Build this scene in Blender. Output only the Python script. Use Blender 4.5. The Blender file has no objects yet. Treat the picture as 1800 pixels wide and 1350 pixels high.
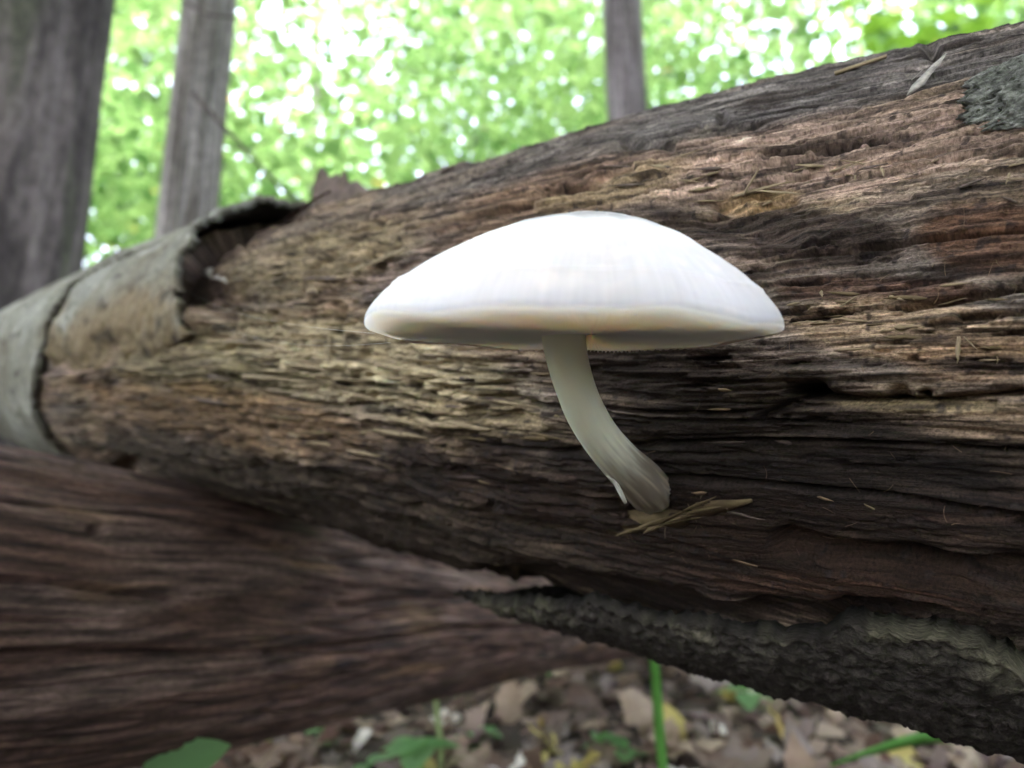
import bpy, math, random
import numpy as np
from mathutils import Vector, Matrix, Euler

R_ = math.radians
rng = np.random.default_rng(7)
random.seed(7)
scene = bpy.context.scene
COL = scene.collection

# ------------------------------------------------------------------ camera
PITCH = R_(9.0)
CAM = np.array([0.0, 0.0, 0.30])
cam_d = bpy.data.cameras.new("camera")
cam = bpy.data.objects.new("camera", cam_d)
COL.objects.link(cam)
cam.location = CAM.tolist()
cam.rotation_euler = (R_(90) + PITCH, 0, 0)
cam_d.lens = 24.0
cam_d.sensor_width = 36.0
cam_d.clip_start = 0.005
cam_d.clip_end = 400.0
cam_d.dof.use_dof = True
cam_d.dof.focus_distance = 0.143
cam_d.dof.aperture_fstop = 11.8
scene.camera = cam

# ------------------------------------------------------------------ world, sun, exposure
SUN_EL, SUN_AZ = R_(62), R_(205)        # azimuth measured clockwise from +Y
world = bpy.data.worlds.new("World")
scene.world = world
world.use_nodes = True
nt = world.node_tree
nt.nodes.clear()
sky = nt.nodes.new("ShaderNodeTexSky")
sky.sky_type = 'NISHITA'
sky.sun_disc = False
sky.sun_elevation = SUN_EL
sky.sun_rotation = SUN_AZ
sky.air_density = 1.0
sky.dust_density = 4.0
sky.ozone_density = 1.0
hs = nt.nodes.new("ShaderNodeHueSaturation")
hs.inputs["Saturation"].default_value = 0.42
bg = nt.nodes.new("ShaderNodeBackground")
bg.inputs["Strength"].default_value = 0.15
wo = nt.nodes.new("ShaderNodeOutputWorld")
nt.links.new(sky.outputs[0], hs.inputs["Color"])
nt.links.new(hs.outputs[0], bg.inputs["Color"])
nt.links.new(bg.outputs[0], wo.inputs["Surface"])
sun_d = bpy.data.lights.new("sun", 'SUN')
sun_d.energy = 0.7
sun_d.angle = R_(30)
sun_d.color = (1.0, 0.95, 0.88)
sun = bpy.data.objects.new("sun", sun_d)
COL.objects.link(sun)
_sd = Vector((math.sin(SUN_AZ) * math.cos(SUN_EL), math.cos(SUN_AZ) * math.cos(SUN_EL), math.sin(SUN_EL)))
sun.rotation_euler = _sd.to_track_quat('Z', 'Y').to_euler()
sun.location = (_sd * 20)
scene.view_settings.view_transform = 'Standard'
scene.view_settings.look = 'None'
scene.view_settings.exposure = 4.0
scene.view_settings.gamma = 1.0
scene.view_settings.use_white_balance = True       # the camera balanced out the green light of the added canopy
scene.view_settings.white_balance_temperature = 5950
scene.view_settings.white_balance_tint = 28
scene.view_settings.use_curve_mapping = False
try:
    scene.cycles.use_denoising = True
    scene.cycles.denoiser = 'OPENIMAGEDENOISE'
    scene.cycles.max_bounces = 8
    scene.cycles.transparent_max_bounces = 4
    scene.cycles.sample_clamp_indirect = 6
except Exception:
    pass

# ------------------------------------------------------------------ helpers: picture <-> place
FW = np.array([0, math.cos(PITCH), math.sin(PITCH)])
UP = np.array([0, -math.sin(PITCH), math.cos(PITCH)])
RT = np.array([1.0, 0, 0])

def c2w(p):
    p = np.asarray(p, float)
    return CAM + p[..., 0:1] * RT + p[..., 1:2] * FW + p[..., 2:3] * UP

def at(px, py, depth):
    return CAM + depth * (FW + (px - 900) / 1200.0 * RT + (675 - py) / 1200.0 * UP)

def to_px(P):
    q = P - CAM
    d = q @ FW
    ds = np.where(d > 0.01, d, np.nan)
    return 900 + 1200 * (q @ RT) / ds, 675 - 1200 * (q @ UP) / ds, d

def ground_at(px, py, z=0.0):
    r = FW + (px - 900) / 1200.0 * RT + (675 - py) / 1200.0 * UP
    t = (z - CAM[2]) / r[2]
    return CAM + t * r

# ------------------------------------------------------------------ helpers: noise
def _hash(ix, iy, seed):
    h = (ix.astype(np.uint32) * np.uint32(374761393) + iy.astype(np.uint32) * np.uint32(668265263)
         + np.uint32((seed * 2246822519 + 12345) & 0xffffffff))
    h = (h ^ (h >> np.uint32(13))) * np.uint32(1274126177)
    h = (h ^ (h >> np.uint32(15))) * np.uint32(2246822519)
    return h ^ (h >> np.uint32(16))

def hash01(i, seed=0):
    i = np.asarray(i).astype(np.int64)
    return _hash(i, i * 0 + 7, seed).astype(np.float64) / 4294967295.0

_GA = np.linspace(0, 2 * np.pi, 64, endpoint=False)
_GX, _GY = np.cos(_GA).astype(np.float32), np.sin(_GA).astype(np.float32)

def perlin(x, y, seed=0):
    x = np.asarray(x, np.float32); y = np.asarray(y, np.float32)
    xi = np.floor(x); yi = np.floor(y)
    xf = x - xi; yf = y - yi
    xi = xi.astype(np.int64); yi = yi.astype(np.int64)
    u = xf * xf * xf * (xf * (xf * 6 - 15) + 10)
    v = yf * yf * yf * (yf * (yf * 6 - 15) + 10)
    def g(dx, dy):
        k = (_hash(xi + dx, yi + dy, seed) & np.uint32(63)).astype(np.int64)
        return _GX[k] * (xf - dx) + _GY[k] * (yf - dy)
    a = g(0, 0); b = g(1, 0); c = g(0, 1); d = g(1, 1)
    return ((a + u * (b - a)) * (1 - v) + (c + u * (d - c)) * v) * 1.5

def fbm(x, y, octv=4, seed=0, gain=0.5, lac=2.03):
    t = 0; amp = 1.0; n = 0
    for o in range(octv):
        t = t + amp * perlin(x, y, seed + o * 17)
        n += amp; amp *= gain; x = x * lac; y = y * lac
    return t / n

def sstep(a, b, x):
    t = np.clip((x - a) / (b - a), 0, 1)
    return t * t * (3 - 2 * t)

# ------------------------------------------------------------------ helpers: objects
def tag(o, label=None, cat=None, group=None, kind=None):
    if label: o["label"] = label
    if cat: o["category"] = cat
    if group: o["group"] = group
    if kind: o["kind"] = kind
    return o

def mesh_np(name, V, F, smooth=True, attrs=None):
    """F: int array (n,3) or (n,4)"""
    V = np.ascontiguousarray(V, np.float32); F = np.ascontiguousarray(F, np.int32)
    me = bpy.data.meshes.new(name)
    n, k = F.shape
    me.vertices.add(len(V)); me.vertices.foreach_set("co", V.ravel())
    me.loops.add(n * k); me.loops.foreach_set("vertex_index", F.ravel())
    me.polygons.add(n); me.polygons.foreach_set("loop_start", np.arange(0, n * k, k, dtype=np.int32))
    try:
        me.polygons.foreach_set("loop_total", np.full(n, k, np.int32))
    except Exception:
        pass
    me.update(calc_edges=True)
    if smooth:
        me.polygons.foreach_set("use_smooth", np.ones(n, bool))
    for nm, (typ, arr) in (attrs or {}).items():
        a = me.attributes.new(nm, typ, 'POINT')
        arr = np.ascontiguousarray(arr, np.float32)
        if typ == 'FLOAT_COLOR':
            if arr.shape[1] == 3:
                arr = np.concatenate([arr, np.ones((len(arr), 1), np.float32)], 1)
            a.data.foreach_set("color", arr.ravel())
        elif typ == 'FLOAT_VECTOR':
            a.data.foreach_set("vector", arr.ravel())
        else:
            a.data.foreach_set("value", arr.ravel())
    me.validate()
    return me

def obj(name, me, mat=None, parent=None):
    o = bpy.data.objects.new(name, me)
    COL.objects.link(o)
    if mat is not None and me is not None and len(me.materials) == 0:
        me.materials.append(mat)
    if parent is not None:
        o.parent = parent
        o.matrix_parent_inverse = Matrix.Translation(-Vector(parent.location))
    return o

def empty(name, loc):
    o = bpy.data.objects.new(name, None)
    o.empty_display_size = 0.05
    COL.objects.link(o)
    o.location = tuple(float(c) for c in loc)
    return o

def grid_faces(nr, nc, wrap=False):
    i = np.arange(nr - 1)[:, None]
    j = np.arange(nc if wrap else nc - 1)[None, :]
    j2 = (j + 1) % nc
    return np.stack([i * nc + j, i * nc + j2, (i + 1) * nc + j2, (i + 1) * nc + j], -1).reshape(-1, 4)

# ------------------------------------------------------------------ materials
def new_mat(name):
    m = bpy.data.materials.new(name)
    m.use_nodes = True
    t = m.node_tree
    t.nodes.clear()
    out = t.nodes.new("ShaderNodeOutputMaterial")
    return m, t, out

def attr_mat(name, rough=0.85, grain=(60, 1200, 1), var=0.35, bump=0.35, bdist=0.0004, spec=0.25, blotch=0.0, cattr="col", gran=(900, 900, 900), gvar=0.4):
    """colour from the mesh attribute 'col', fine grain along attribute 'grain'"""
    m, t, out = new_mat(name)
    N, L = t.nodes, t.links
    b = N.new("ShaderNodeBsdfPrincipled")
    b.inputs["Roughness"].default_value = rough
    b.inputs["Specular IOR Level"].default_value = spec
    a = N.new("ShaderNodeAttribute"); a.attribute_name = cattr
    g = N.new("ShaderNodeAttribute"); g.attribute_name = "grain"
    mp = N.new("ShaderNodeMapping"); mp.inputs["Scale"].default_value = grain
    L.new(g.outputs["Vector"], mp.inputs["Vector"])
    n1 = N.new("ShaderNodeTexNoise"); n1.inputs["Scale"].default_value = 1.0
    n1.inputs["Detail"].default_value = 5; n1.inputs["Roughness"].default_value = 0.6
    L.new(mp.outputs[0], n1.inputs["Vector"])
    mr = N.new("ShaderNodeMapRange")
    mr.inputs["From Min"].default_value = 0.25; mr.inputs["From Max"].default_value = 0.75
    mr.inputs["To Min"].default_value = 1 - var; mr.inputs["To Max"].default_value = 1 + var
    L.new(n1.outputs["Fac"], mr.inputs["Value"])
    mx = N.new("ShaderNodeMix"); mx.data_type = 'RGBA'; mx.blend_type = 'MULTIPLY'
    mx.inputs["Factor"].default_value = 1.0
    mp2 = N.new("ShaderNodeMapping"); mp2.inputs["Scale"].default_value = gran
    L.new(g.outputs["Vector"], mp2.inputs["Vector"])
    n2 = N.new("ShaderNodeTexNoise"); n2.inputs["Scale"].default_value = 1.0
    n2.inputs["Detail"].default_value = 4; n2.inputs["Roughness"].default_value = 0.7
    L.new(mp2.outputs[0], n2.inputs["Vector"])
    mr2 = N.new("ShaderNodeMapRange")
    mr2.inputs["From Min"].default_value = 0.3; mr2.inputs["From Max"].default_value = 0.7
    mr2.inputs["To Min"].default_value = 1 - gvar; mr2.inputs["To Max"].default_value = 1 + gvar
    L.new(n2.outputs["Fac"], mr2.inputs["Value"])
    mu = N.new("ShaderNodeMath"); mu.operation = 'MULTIPLY'
    L.new(mr.outputs[0], mu.inputs[0]); L.new(mr2.outputs[0], mu.inputs[1])
    L.new(a.outputs["Color"], mx.inputs["A"])
    L.new(mu.outputs[0], mx.inputs["B"])
    ad = N.new("ShaderNodeMath"); ad.operation = 'ADD'
    L.new(n1.outputs["Fac"], ad.inputs[0]); L.new(n2.outputs["Fac"], ad.inputs[1])
    bp = N.new("ShaderNodeBump"); bp.inputs["Strength"].default_value = bump
    bp.inputs["Distance"].default_value = bdist
    L.new(ad.outputs[0], bp.inputs["Height"])
    L.new(mx.outputs["Result"], b.inputs["Base Color"])
    L.new(bp.outputs[0], b.inputs["Normal"])
    L.new(b.outputs[0], out.inputs["Surface"])
    return m

def noise_mat(name, c0, c1, scale=20, rough=0.8, stretch=(1, 1, 1), bump=0.3, bdist=0.001, detail=5, transl=None, spec=0.3, sss=None):
    m, t, out = new_mat(name)
    N, L = t.nodes, t.links
    b = N.new("ShaderNodeBsdfPrincipled")
    b.inputs["Roughness"].default_value = rough
    b.inputs["Specular IOR Level"].default_value = spec
    tc = N.new("ShaderNodeTexCoord")
    mp = N.new("ShaderNodeMapping"); mp.inputs["Scale"].default_value = stretch
    L.new(tc.outputs["Object"], mp.inputs["Vector"])
    n1 = N.new("ShaderNodeTexNoise"); n1.inputs["Scale"].default_value = scale
    n1.inputs["Detail"].default_value = detail; n1.inputs["Roughness"].default_value = 0.6
    L.new(mp.outputs[0], n1.inputs["Vector"])
    cr = N.new("ShaderNodeValToRGB")
    cr.color_ramp.elements[0].position = 0.3; cr.color_ramp.elements[0].color = (*c0, 1)
    cr.color_ramp.elements[1].position = 0.7; cr.color_ramp.elements[1].color = (*c1, 1)
    L.new(n1.outputs["Fac"], cr.inputs[0])
    L.new(cr.outputs[0], b.inputs["Base Color"])
    bp = N.new("ShaderNodeBump"); bp.inputs["Strength"].default_value = bump; bp.inputs["Distance"].default_value = bdist
    L.new(n1.outputs["Fac"], bp.inputs["Height"])
    L.new(bp.outputs[0], b.inputs["Normal"])
    if sss:
        b.inputs["Subsurface Weight"].default_value = sss[0]
        b.inputs["Subsurface Radius"].default_value = sss[1]
        b.inputs["Subsurface Scale"].default_value = sss[2]
    if transl is not None:
        tr = N.new("ShaderNodeBsdfTranslucent")
        tr.inputs["Color"].default_value = (*transl[0], 1)
        ms = N.new("ShaderNodeMixShader"); ms.inputs[0].default_value = transl[1]
        L.new(b.outputs[0], ms.inputs[1]); L.new(tr.outputs[0], ms.inputs[2])
        L.new(ms.outputs[0], out.inputs["Surface"])
    else:
        L.new(b.outputs[0], out.inputs["Surface"])
    return m

def leaf_mat(name, mix=0.5):
    """leaf colour in attribute 'col'; light passes through"""
    m, t, out = new_mat(name)
    N, L = t.nodes, t.links
    a = N.new("ShaderNodeAttribute"); a.attribute_name = "col"
    b = N.new("ShaderNodeBsdfPrincipled"); b.inputs["Roughness"].default_value = 0.55
    b.inputs["Specular IOR Level"].default_value = 0.25
    tr = N.new("ShaderNodeBsdfTranslucent")
    g = N.new("ShaderNodeMix"); g.data_type = 'RGBA'; g.blend_type = 'MULTIPLY'; g.inputs["Factor"].default_value = 1
    g.inputs["B"].default_value = (3.8, 3.2, 3.8, 1)
    L.new(a.outputs["Color"], b.inputs["Base Color"])
    L.new(a.outputs["Color"], g.inputs["A"])
    L.new(g.outputs["Result"], tr.inputs["Color"])
    ms = N.new("ShaderNodeMixShader"); ms.inputs[0].default_value = mix
    L.new(b.outputs[0], ms.inputs[1]); L.new(tr.outputs[0], ms.inputs[2])
    L.new(ms.outputs[0], out.inputs["Surface"])
    return m

M_wood = attr_mat("rotten_wood", 0.9, (45, 1700, 1), 0.75, 1.0, 0.0007, 0.2, gran=(1400, 2100, 1), gvar=.65)
M_wood2 = attr_mat("weathered_wood", 0.85, (25, 520, 1), 0.6, 0.7, 0.0009, 0.25, gran=(200, 500, 1), gvar=.45)
M_bark = attr_mat("smooth_bark", 0.9, (260, 260, 1), 0.3, 0.35, 0.0005, 0.2)
M_barkslab = attr_mat("rough_bark", 0.95, (300, 1000, 1), 0.5, 0.9, 0.0010, 0.15, gran=(900, 1200, 1), gvar=.6)
M_moss = attr_mat("moss_crust", 0.95, (700, 700, 700), 0.6, 0.9, 0.0012, 0.1)
M_trunk = attr_mat("trunk_bark", 0.9, (14, 60, 1), 0.4, 0.6, 0.005, 0.2, gran=(30, 40, 1), gvar=.4)
M_splint = noise_mat("pale_splinter", (0.15, 0.11, 0.06), (0.28, 0.21, 0.125), 400, 0.85, bump=0.2, bdist=0.0003)
M_fibre = noise_mat("brown_fibre", (0.10, 0.06, 0.035), (0.24, 0.16, 0.09), 300, 0.9, bump=0.0)
M_fibre2 = noise_mat("straw_fibre", (0.14, 0.10, 0.055), (0.26, 0.19, 0.11), 300, 0.9, bump=0.0)
M_leaf = leaf_mat("green_leaf", 0.55)
M_litter = leaf_mat("dead_leaf", 0.15)
M_grass = noise_mat("grass_green", (0.10, 0.26, 0.05), (0.14, 0.34, 0.075), 60, 0.5, bump=0.1, transl=((0.2, 0.5, 0.09), 0.4))
M_soil = noise_mat("forest_soil", (0.018, 0.012, 0.009), (0.06, 0.042, 0.03), 18, 0.95, bump=0.8, bdist=0.01)
M_silk = noise_mat("spider_silk", (0.6, 0.6, 0.6), (0.8, 0.8, 0.8), 50, 0.4, bump=0)

# ------------------------------------------------------------------ ground
def terrain(x, y):
    return 0.018 * fbm(x * 1.3, y * 1.3, 3, 3) + 0.006 * fbm(x * 7, y * 7, 2, 9) + np.clip(np.hypot(x, y) - 6, 0, 60) * 0.004 * fbm(x * .15, y * .15, 2, 5)

rr = np.concatenate([np.linspace(0, 2.2, 45), np.geomspace(2.3, 120, 50)])
ta = np.linspace(0, 2 * np.pi, 160, endpoint=False)
GX = rr[:, None] * np.cos(ta)[None]; GY = rr[:, None] * np.sin(ta)[None]
GZ = terrain(GX, GY)
ground = obj("forest_floor", mesh_np("forest_floor", np.stack([GX, GY, GZ], -1).reshape(-1, 3), grid_faces(len(rr), 160, True)), M_soil)
tag(ground, "dark soil of the forest floor", "ground", kind="structure")

# ------------------------------------------------------------------ the fallen log (main)
KS = np.array([-1.6, -.9, -.6, -.45, -.36, -.25, -.1, .02, .25, 2.05])
KR = np.array([.0563, .0564, .0819, .0873, .0882, .0867, .0955, .0943, .0942, .098])
KU = np.array([-.0724, -.0275, -.0164, -.0076, -.0030, -.0070, -.0083, -.0065, -.003, -.003])
LD = np.array([1.27, -1, -.05]); LD /= np.linalg.norm(LD)
LE1 = np.cross(LD, [0, 0, 1]); LE1 /= np.linalg.norm(LE1)
if LE1[1] < 0: LE1 = -LE1
LE2 = np.cross(LE1, LD); LE2 *= np.sign(LE2[2])
LA0 = .246 * np.array([1, 1.27, 0]) / math.hypot(1, 1.27) + np.array([0, 0, .008])

def smooth_interp(s, ks, kv):
    # average of shifted linear interpolations, to round the knots
    return sum(np.interp(s + o, ks, kv) for o in (-.05, -.03, -.01, .01, .03, .05)) / 6

def log_point(S, TH, off):
    """S, TH, off arrays of one shape -> world points; TH=0 faces the camera, +90 deg is up"""
    r = smooth_interp(S, KS, KR) + off
    u = smooth_interp(S, KS, KU)
    P = LA0 + S[..., None] * LD + u[..., None] * LE2
    P = P + r[..., None] * (-np.cos(TH)[..., None] * LE1 + np.sin(TH)[..., None] * LE2)
    return c2w(P)

# samples along the log: even steps in the picture where it shows, coarse beyond
s_fine = []
X = np.linspace(-60, 2050, 1080)
uu = (X - 900) / 1200.0
P0 = LA0 - .085 * LE1
s_fine = (P0[0] - uu * P0[1]) / (uu * LD[1] - LD[0])
s_fine = np.sort(s_fine)
S1 = np.concatenate([np.linspace(-1.6, s_fine[0], 40)[:-1], s_fine, np.linspace(s_fine[-1], 2.0, 50)[1:]])
T1 = np.concatenate([np.linspace(-180, -92, 40)[:-1], np.linspace(-92, 88, 820), np.linspace(88, 180, 40)[1:-1]]) * math.pi / 180
nS, nT = len(S1), len(T1)
SS, TT = np.meshgrid(S1, T1, indexing='ij')
BB = TT * 0.092
base_pts = log_point(SS, TT, np.zeros_like(SS))
PX, PY, PD = to_px(base_pts)
PX = np.nan_to_num(PX, nan=-9e3); PY = np.nan_to_num(PY, nan=-9e3)

def blob(px, py, rx, ry, rot=0.0):
    c, s = math.cos(R_(rot)), math.sin(R_(rot))
    dx, dy = PX - px, PY - py
    a = (dx * c + dy * s) / rx; b = (-dx * s + dy * c) / ry
    return np.exp(-(a * a + b * b))

a, b = SS, BB
wb = b + .0050 * fbm(a * 6, b * 8, 2, 11) + .0004 * fbm(a * 45, b * 70, 2, 12)
# regions of the wood, each with its own character
crumb = np.clip(blob(640, 660, 330, 120, 14) * 1.3 + .5 * blob(480, 560, 120, 60) + .45 * blob(560, 440, 220, 60, -14), 0, 1)
smoothtop = np.clip(1.1 * blob(1600, 140, 520, 70, -14) + .7 * blob(1250, 210, 250, 40, -17), 0, 1)
strong = np.clip(.55 + .5 * fbm(a * 6, b * 14, 2, 31) + .4 * blob(1150, 330, 420, 90, -12) + .3 * crumb - .5 * smoothtop, .12, 1.3)

# layers peeling along the grain
Lf = fbm(a * 6.5, wb * 78, 4, 21, .55) + .16 * fbm(a * 90, wb * 560, 3, 22, .65) + .25 * crumb * fbm(a * 75, wb * 210, 3, 23)
nl = 7.0
tq = Lf * nl
fl = np.floor(tq); fr = tq - fl
terr = (fl + sstep(.88, 1.0, fr)) / nl
lay = hash01(fl + 50, 3)
disp = .0075 * strong * terr
# broad hollows and swells
disp += .003 * fbm(a * 5, b * 9, 3, 41)
# long checks and splits
cr1 = perlin(a * 5.5, wb * 75, 51); msk = sstep(.0, .35, perlin(a * 7, b * 25, 52) + .1)
disp -= .0046 * np.exp(-(cr1 / .045) ** 2) * msk * (1 - .4 * smoothtop)
cr2 = perlin(a * 14, wb * 230, 53); msk2 = sstep(-.05, .3, perlin(a * 16, b * 40, 54))
disp -= .0022 * np.exp(-(cr2 / .08) ** 2) * msk2
# fibres
fibm = .4 + .8 * sstep(-.25, .35, fbm(a * 12, b * 30, 2, 67))
disp += fibm * (.0026 * np.abs(perlin(a * 22, wb * 280, 161)) + .0018 * np.abs(perlin(a * 40, wb * 560, 162)) + .0010 * np.abs(perlin(a * 80, wb * 950, 163)) - .0012) * (1 - .45 * smoothtop)
disp += .00030 * fbm(a * 190, wb * 1100, 2, 62)
gran = fbm(a * 200, wb * 620, 3, 63, .7)
disp += .00060 * gran * (.35 + .9 * sstep(-.3, .3, fbm(a * 18, b * 30, 2, 64))) * (1 - .6 * smoothtop)
rot = sstep(.22, .34, fbm(a * 42, wb * 300, 4, 171, .65)) * sstep(-.10, .22, fbm(a * 11, b * 26, 3, 172)) * (1 - .75 * smoothtop)
disp -= .0030 * rot
pits = sstep(.26, .42, fbm(a * 55, wb * 420, 4, 65, .65)) * sstep(-.15, .25, fbm(a * 15, b * 35, 2, 66))
disp -= .0019 * pits * (1 - .5 * smoothtop)
# crumbling wood: short broken fibre blocks with holes
blk = fbm(a * 120, wb * 260, 3, 71)
disp += crumb * (.0016 * np.sign(blk) * np.abs(blk) ** .6)
pit = sstep(.28, .55, fbm(a * 60, wb * 130, 2, 72))
disp -= crumb * .0042 * pit
rough_r = sstep(.2, .5, fbm(a * 14, b * 22, 2, 74))
disp += .0009 * rough_r * fbm(a * 300, wb * 420, 2, 75)

def groove(pts, wid, depth):
    """a split that follows a polyline given in the picture, laid on the surface"""
    global disp
    pts = np.array(pts, float)
    best = np.full(PX.shape, 1e9)
    for p, q in zip(pts[:-1], pts[1:]):
        d = q - p
        t = np.clip(((PX - p[0]) * d[0] + (PY - p[1]) * d[1]) / (d @ d), 0, 1)
        best = np.minimum(best, np.hypot(PX - p[0] - t * d[0], (PY - p[1] - t * d[1])))
    w = wid * (1 + .7 * fbm(a * 60, b * 60, 2, int(pts[0][0])))
    front = np.abs(TT) < 1.4
    disp -= depth * np.exp(-(best / np.maximum(w, 1)) ** 2) * front

groove([(1330, 735), (1420, 690), (1500, 702), (1640, 705), (1800, 690)], 8, .007)
groove([(1390, 690), (1430, 684)], 12, .009)
groove([(1690, 555), (1800, 548)], 9, .006)
groove([(1590, 540), (1660, 528), (1800, 500)], 6, .004)
groove([(1650, 712), (1750, 708)], 5, .005)
groove([(1380, 960), (1500, 985), (1800, 1010)], 22, .007)
groove([(1100, 255), (1180, 258)], 7, .004)
groove([(1200, 245), (1300, 228), (1420, 212), (1510, 190)], 4, .003)
groove([(960, 340), (1060, 312), (1110, 300)], 7, .005)
groove([(640, 440), (670, 425), (760, 400), (930, 360)], 6, .004)
groove([(340, 490), (420, 520), (520, 530)], 20, .008)
groove([(340, 530), (400, 555)], 20, .009)
groove([(395, 405), (470, 385), (520, 370)], 12, .008)
groove([(1255, 347), (1310, 355), (1390, 342)], 9, .004)
groove([(860, 1020), (1040, 1046), (1180, 1072), (1300, 1092), (1430, 1106), (1490, 1088), (1640, 1096), (1800, 1150)], 26, .008)
groove([(1250, 380), (1390, 430)], 25, .003)
for hx, hy, hr, hd in ((1271, 211, 7, .005), (1640, 98, 10, .004), (1232, 224, 3, .003), (1418, 688, 16, .008), (1578, 694, 15, .006), (1625, 692, 8, .006),
                       (875, 690, 22, .006), (905, 720, 26, .004), (1135, 900, 24, .009), (650, 700, 8, .004), (505, 610, 8, .003), (222, 822, 16, .006)):
    disp -= hd * 1.0 * np.exp(-(((PX - hx) / hr / 1.3) ** 2 + ((PY - hy) / hr) ** 2) ** 1.5) * (np.abs(TT) < 1.4)
# under the sound bark at the far end the wood is smooth
far = sstep(-.46, -.54, SS)
disp *= (1 - .75 * far)
# edges of the grey bark, read in the picture and laid on the log: (theta -> s)
def edge_fn(pts, lo, hi):
    e = []
    for x, y in pts:
        k = int(np.argmin(np.where(np.abs(TT) < 1.25, (PX - x) ** 2 + (PY - y) ** 2, 1e12))); i, j = divmod(k, nT); e.append((T1[j], S1[i]))
    e.sort()
    t = [-4] + [k[0] for k in e] + [4]; s = [lo] + [k[1] for k in e] + [hi]
    if lo is None: s[0] = s[1]
    if hi is None: s[-1] = s[-2]
    return lambda th: np.interp(th, t, s)

crack = edge_fn([(255, 447), (177, 472), (143, 500), (113, 543), (93, 573), (80, 633), (75, 683), (70, 715), (90, 755), (113, 785)], None, None)
edgeB = edge_fn([(388, 400), (350, 438), (325, 467), (322, 513), (328, 550), (343, 583), (330, 600), (280, 615)], None, None)
under = (SS < edgeB(TT)) & (TT > R_(-4)) & (SS > -1.2)
disp = np.where(under, np.minimum(disp * .5 - .003, -.0030), disp)
# dark cavity left where the bark has curled away
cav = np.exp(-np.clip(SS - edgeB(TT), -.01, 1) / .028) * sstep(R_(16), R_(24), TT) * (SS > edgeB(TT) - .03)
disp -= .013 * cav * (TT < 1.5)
# upper edge of the bark slab that hangs under the near half
up_pts = [(900, 1032), (1040, 1050), (1180, 1076), (1300, 1096), (1430, 1112), (1490, 1092), (1640, 1100), (1720, 1122), (1800, 1165)]
sl = []
_sub = (slice(None, None, 3), slice(None, None, 3))
_bx, _by, _ = to_px(log_point(SS[_sub], TT[_sub], np.full(SS[_sub].shape, .0015)))
_bx = np.where(np.abs(TT[_sub]) < 1.35, np.nan_to_num(_bx, nan=-9e3), -9e3); _by = np.nan_to_num(_by, nan=-9e3)
def base_lookup(x, y):
    i, j = divmod(int(np.argmin((_bx - x) ** 2 + (_by - y) ** 2)), _bx.shape[1]); return S1[i * 3], T1[j * 3]
sl = np.array([base_lookup(x, y) for x, y in up_pts])
sl = sl[np.argsort(sl[:, 0])]
s_tip = base_lookup(800, 1000)[0]
s_mid = np.concatenate([[s_tip], sl[:, 0], [.2, .75]])
t_mid = np.concatenate([[R_(-72)], sl[:, 1], [sl[-1, 1] - .1, sl[-1, 1] - .2]])
under_s = (TT < np.interp(SS, s_mid, t_mid) + .05) & (SS > s_tip + .02) & (SS < .8)
disp = np.where(under_s, np.minimum(disp * .4 - .005, -.0045), disp)
disp = np.clip(disp, -.020, .0060)
# keep clear of the cap
V_log = log_point(SS, TT, disp)

# wood colour: weathering, rot stains, fresh breaks, and painted shade low and in the cavity
tan_ = np.array([.235, .172, .118]); grey = np.array([.165, .142, .125]); dark = np.array([.030, .021, .017])
red = np.array([.115, .058, .034]); pale = np.array([.40, .315, .215]); pink = np.array([.26, .190, .155]); olive = np.array([.17, .145, .080]); black = np.array([.016, .013, .013])
def mixc(c, col, m):
    return c + (col - c) * np.clip(m, 0, 1)[..., None]
C = np.broadcast_to(tan_, SS.shape + (3,)).copy()
n1 = fbm(a * 10, wb * 45, 4, 81); n2 = fbm(a * 14, wb * 70, 4, 82); n3 = fbm(a * 5, b * 14, 4, 83); n4 = fbm(a * 40, wb * 330, 3, 84)
C = mixc(C, grey, sstep(-.25, .35, n1))
C = mixc(C, pink, sstep(.0, .35, n2) * .6)
C = mixc(C, red, sstep(.12, .5, n3) * .55)
C *= (.70 + .6 * lay)[..., None]
C = mixc(C, dark, sstep(.10, .5, fbm(a * 11, wb * 60, 4, 85)) * .75)
C = mixc(C, pale, sstep(.22, .5, fbm(a * 18, wb * 120, 3, 86)) * .6 * (1 - .6 * smoothtop))
jit = 1 + .9 * fbm(a * 25, wb * 90, 4, 87)
def stain_shade(col, m, k=1.0):
    global C
    C = mixc(C, col, np.clip(sstep(.25, .75, m * jit) * k, 0, 1))
stain_shade(np.array([.105, .098, .098]), 1.5 * blob(1560, 130, 520, 42, -13), .8)
stain_shade(np.array([.12, .11, .105]), 1.3 * blob(1120, 235, 300, 26, -17), .7)
stain_shade(np.array([.13, .12, .11]), 1.2 * blob(800, 320, 240, 24, -16), .6)
stain_shade(pink * 1.45, 1.4 * blob(1480, 265, 340, 60, -8), .7)
stain_shade(np.array([.36, .25, .13]), 1.3 * blob(1335, 332, 75, 15, -8), .8)
stain_shade(np.array([.33, .25, .15]), 1.2 * blob(1080, 330, 140, 26, -16), .7)
stain_shade(dark, 1.5 * blob(1430, 420, 180, 50, 8), .92)
stain_shade(dark, 1.2 * blob(1230, 400, 120, 30, 15), .85)
stain_shade(red, 1.5 * blob(1740, 420, 120, 60, 0), .85)
stain_shade(np.array([.085, .042, .026]), 1.4 * blob(1560, 505, 200, 24, 0), .8)
stain_shade(np.array([.40, .29, .19]), 1.45 * blob(1600, 580, 230, 48, 3), .8)
stain_shade(np.array([.27, .17, .10]), 1.3 * blob(1730, 630, 140, 40, 0), .6)
stain_shade(dark, 1.3 * blob(1150, 660, 180, 45, 5), .85)
stain_shade(dark * 1.1, 1.35 * blob(1350, 760, 260, 70, 2), .85)
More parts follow.
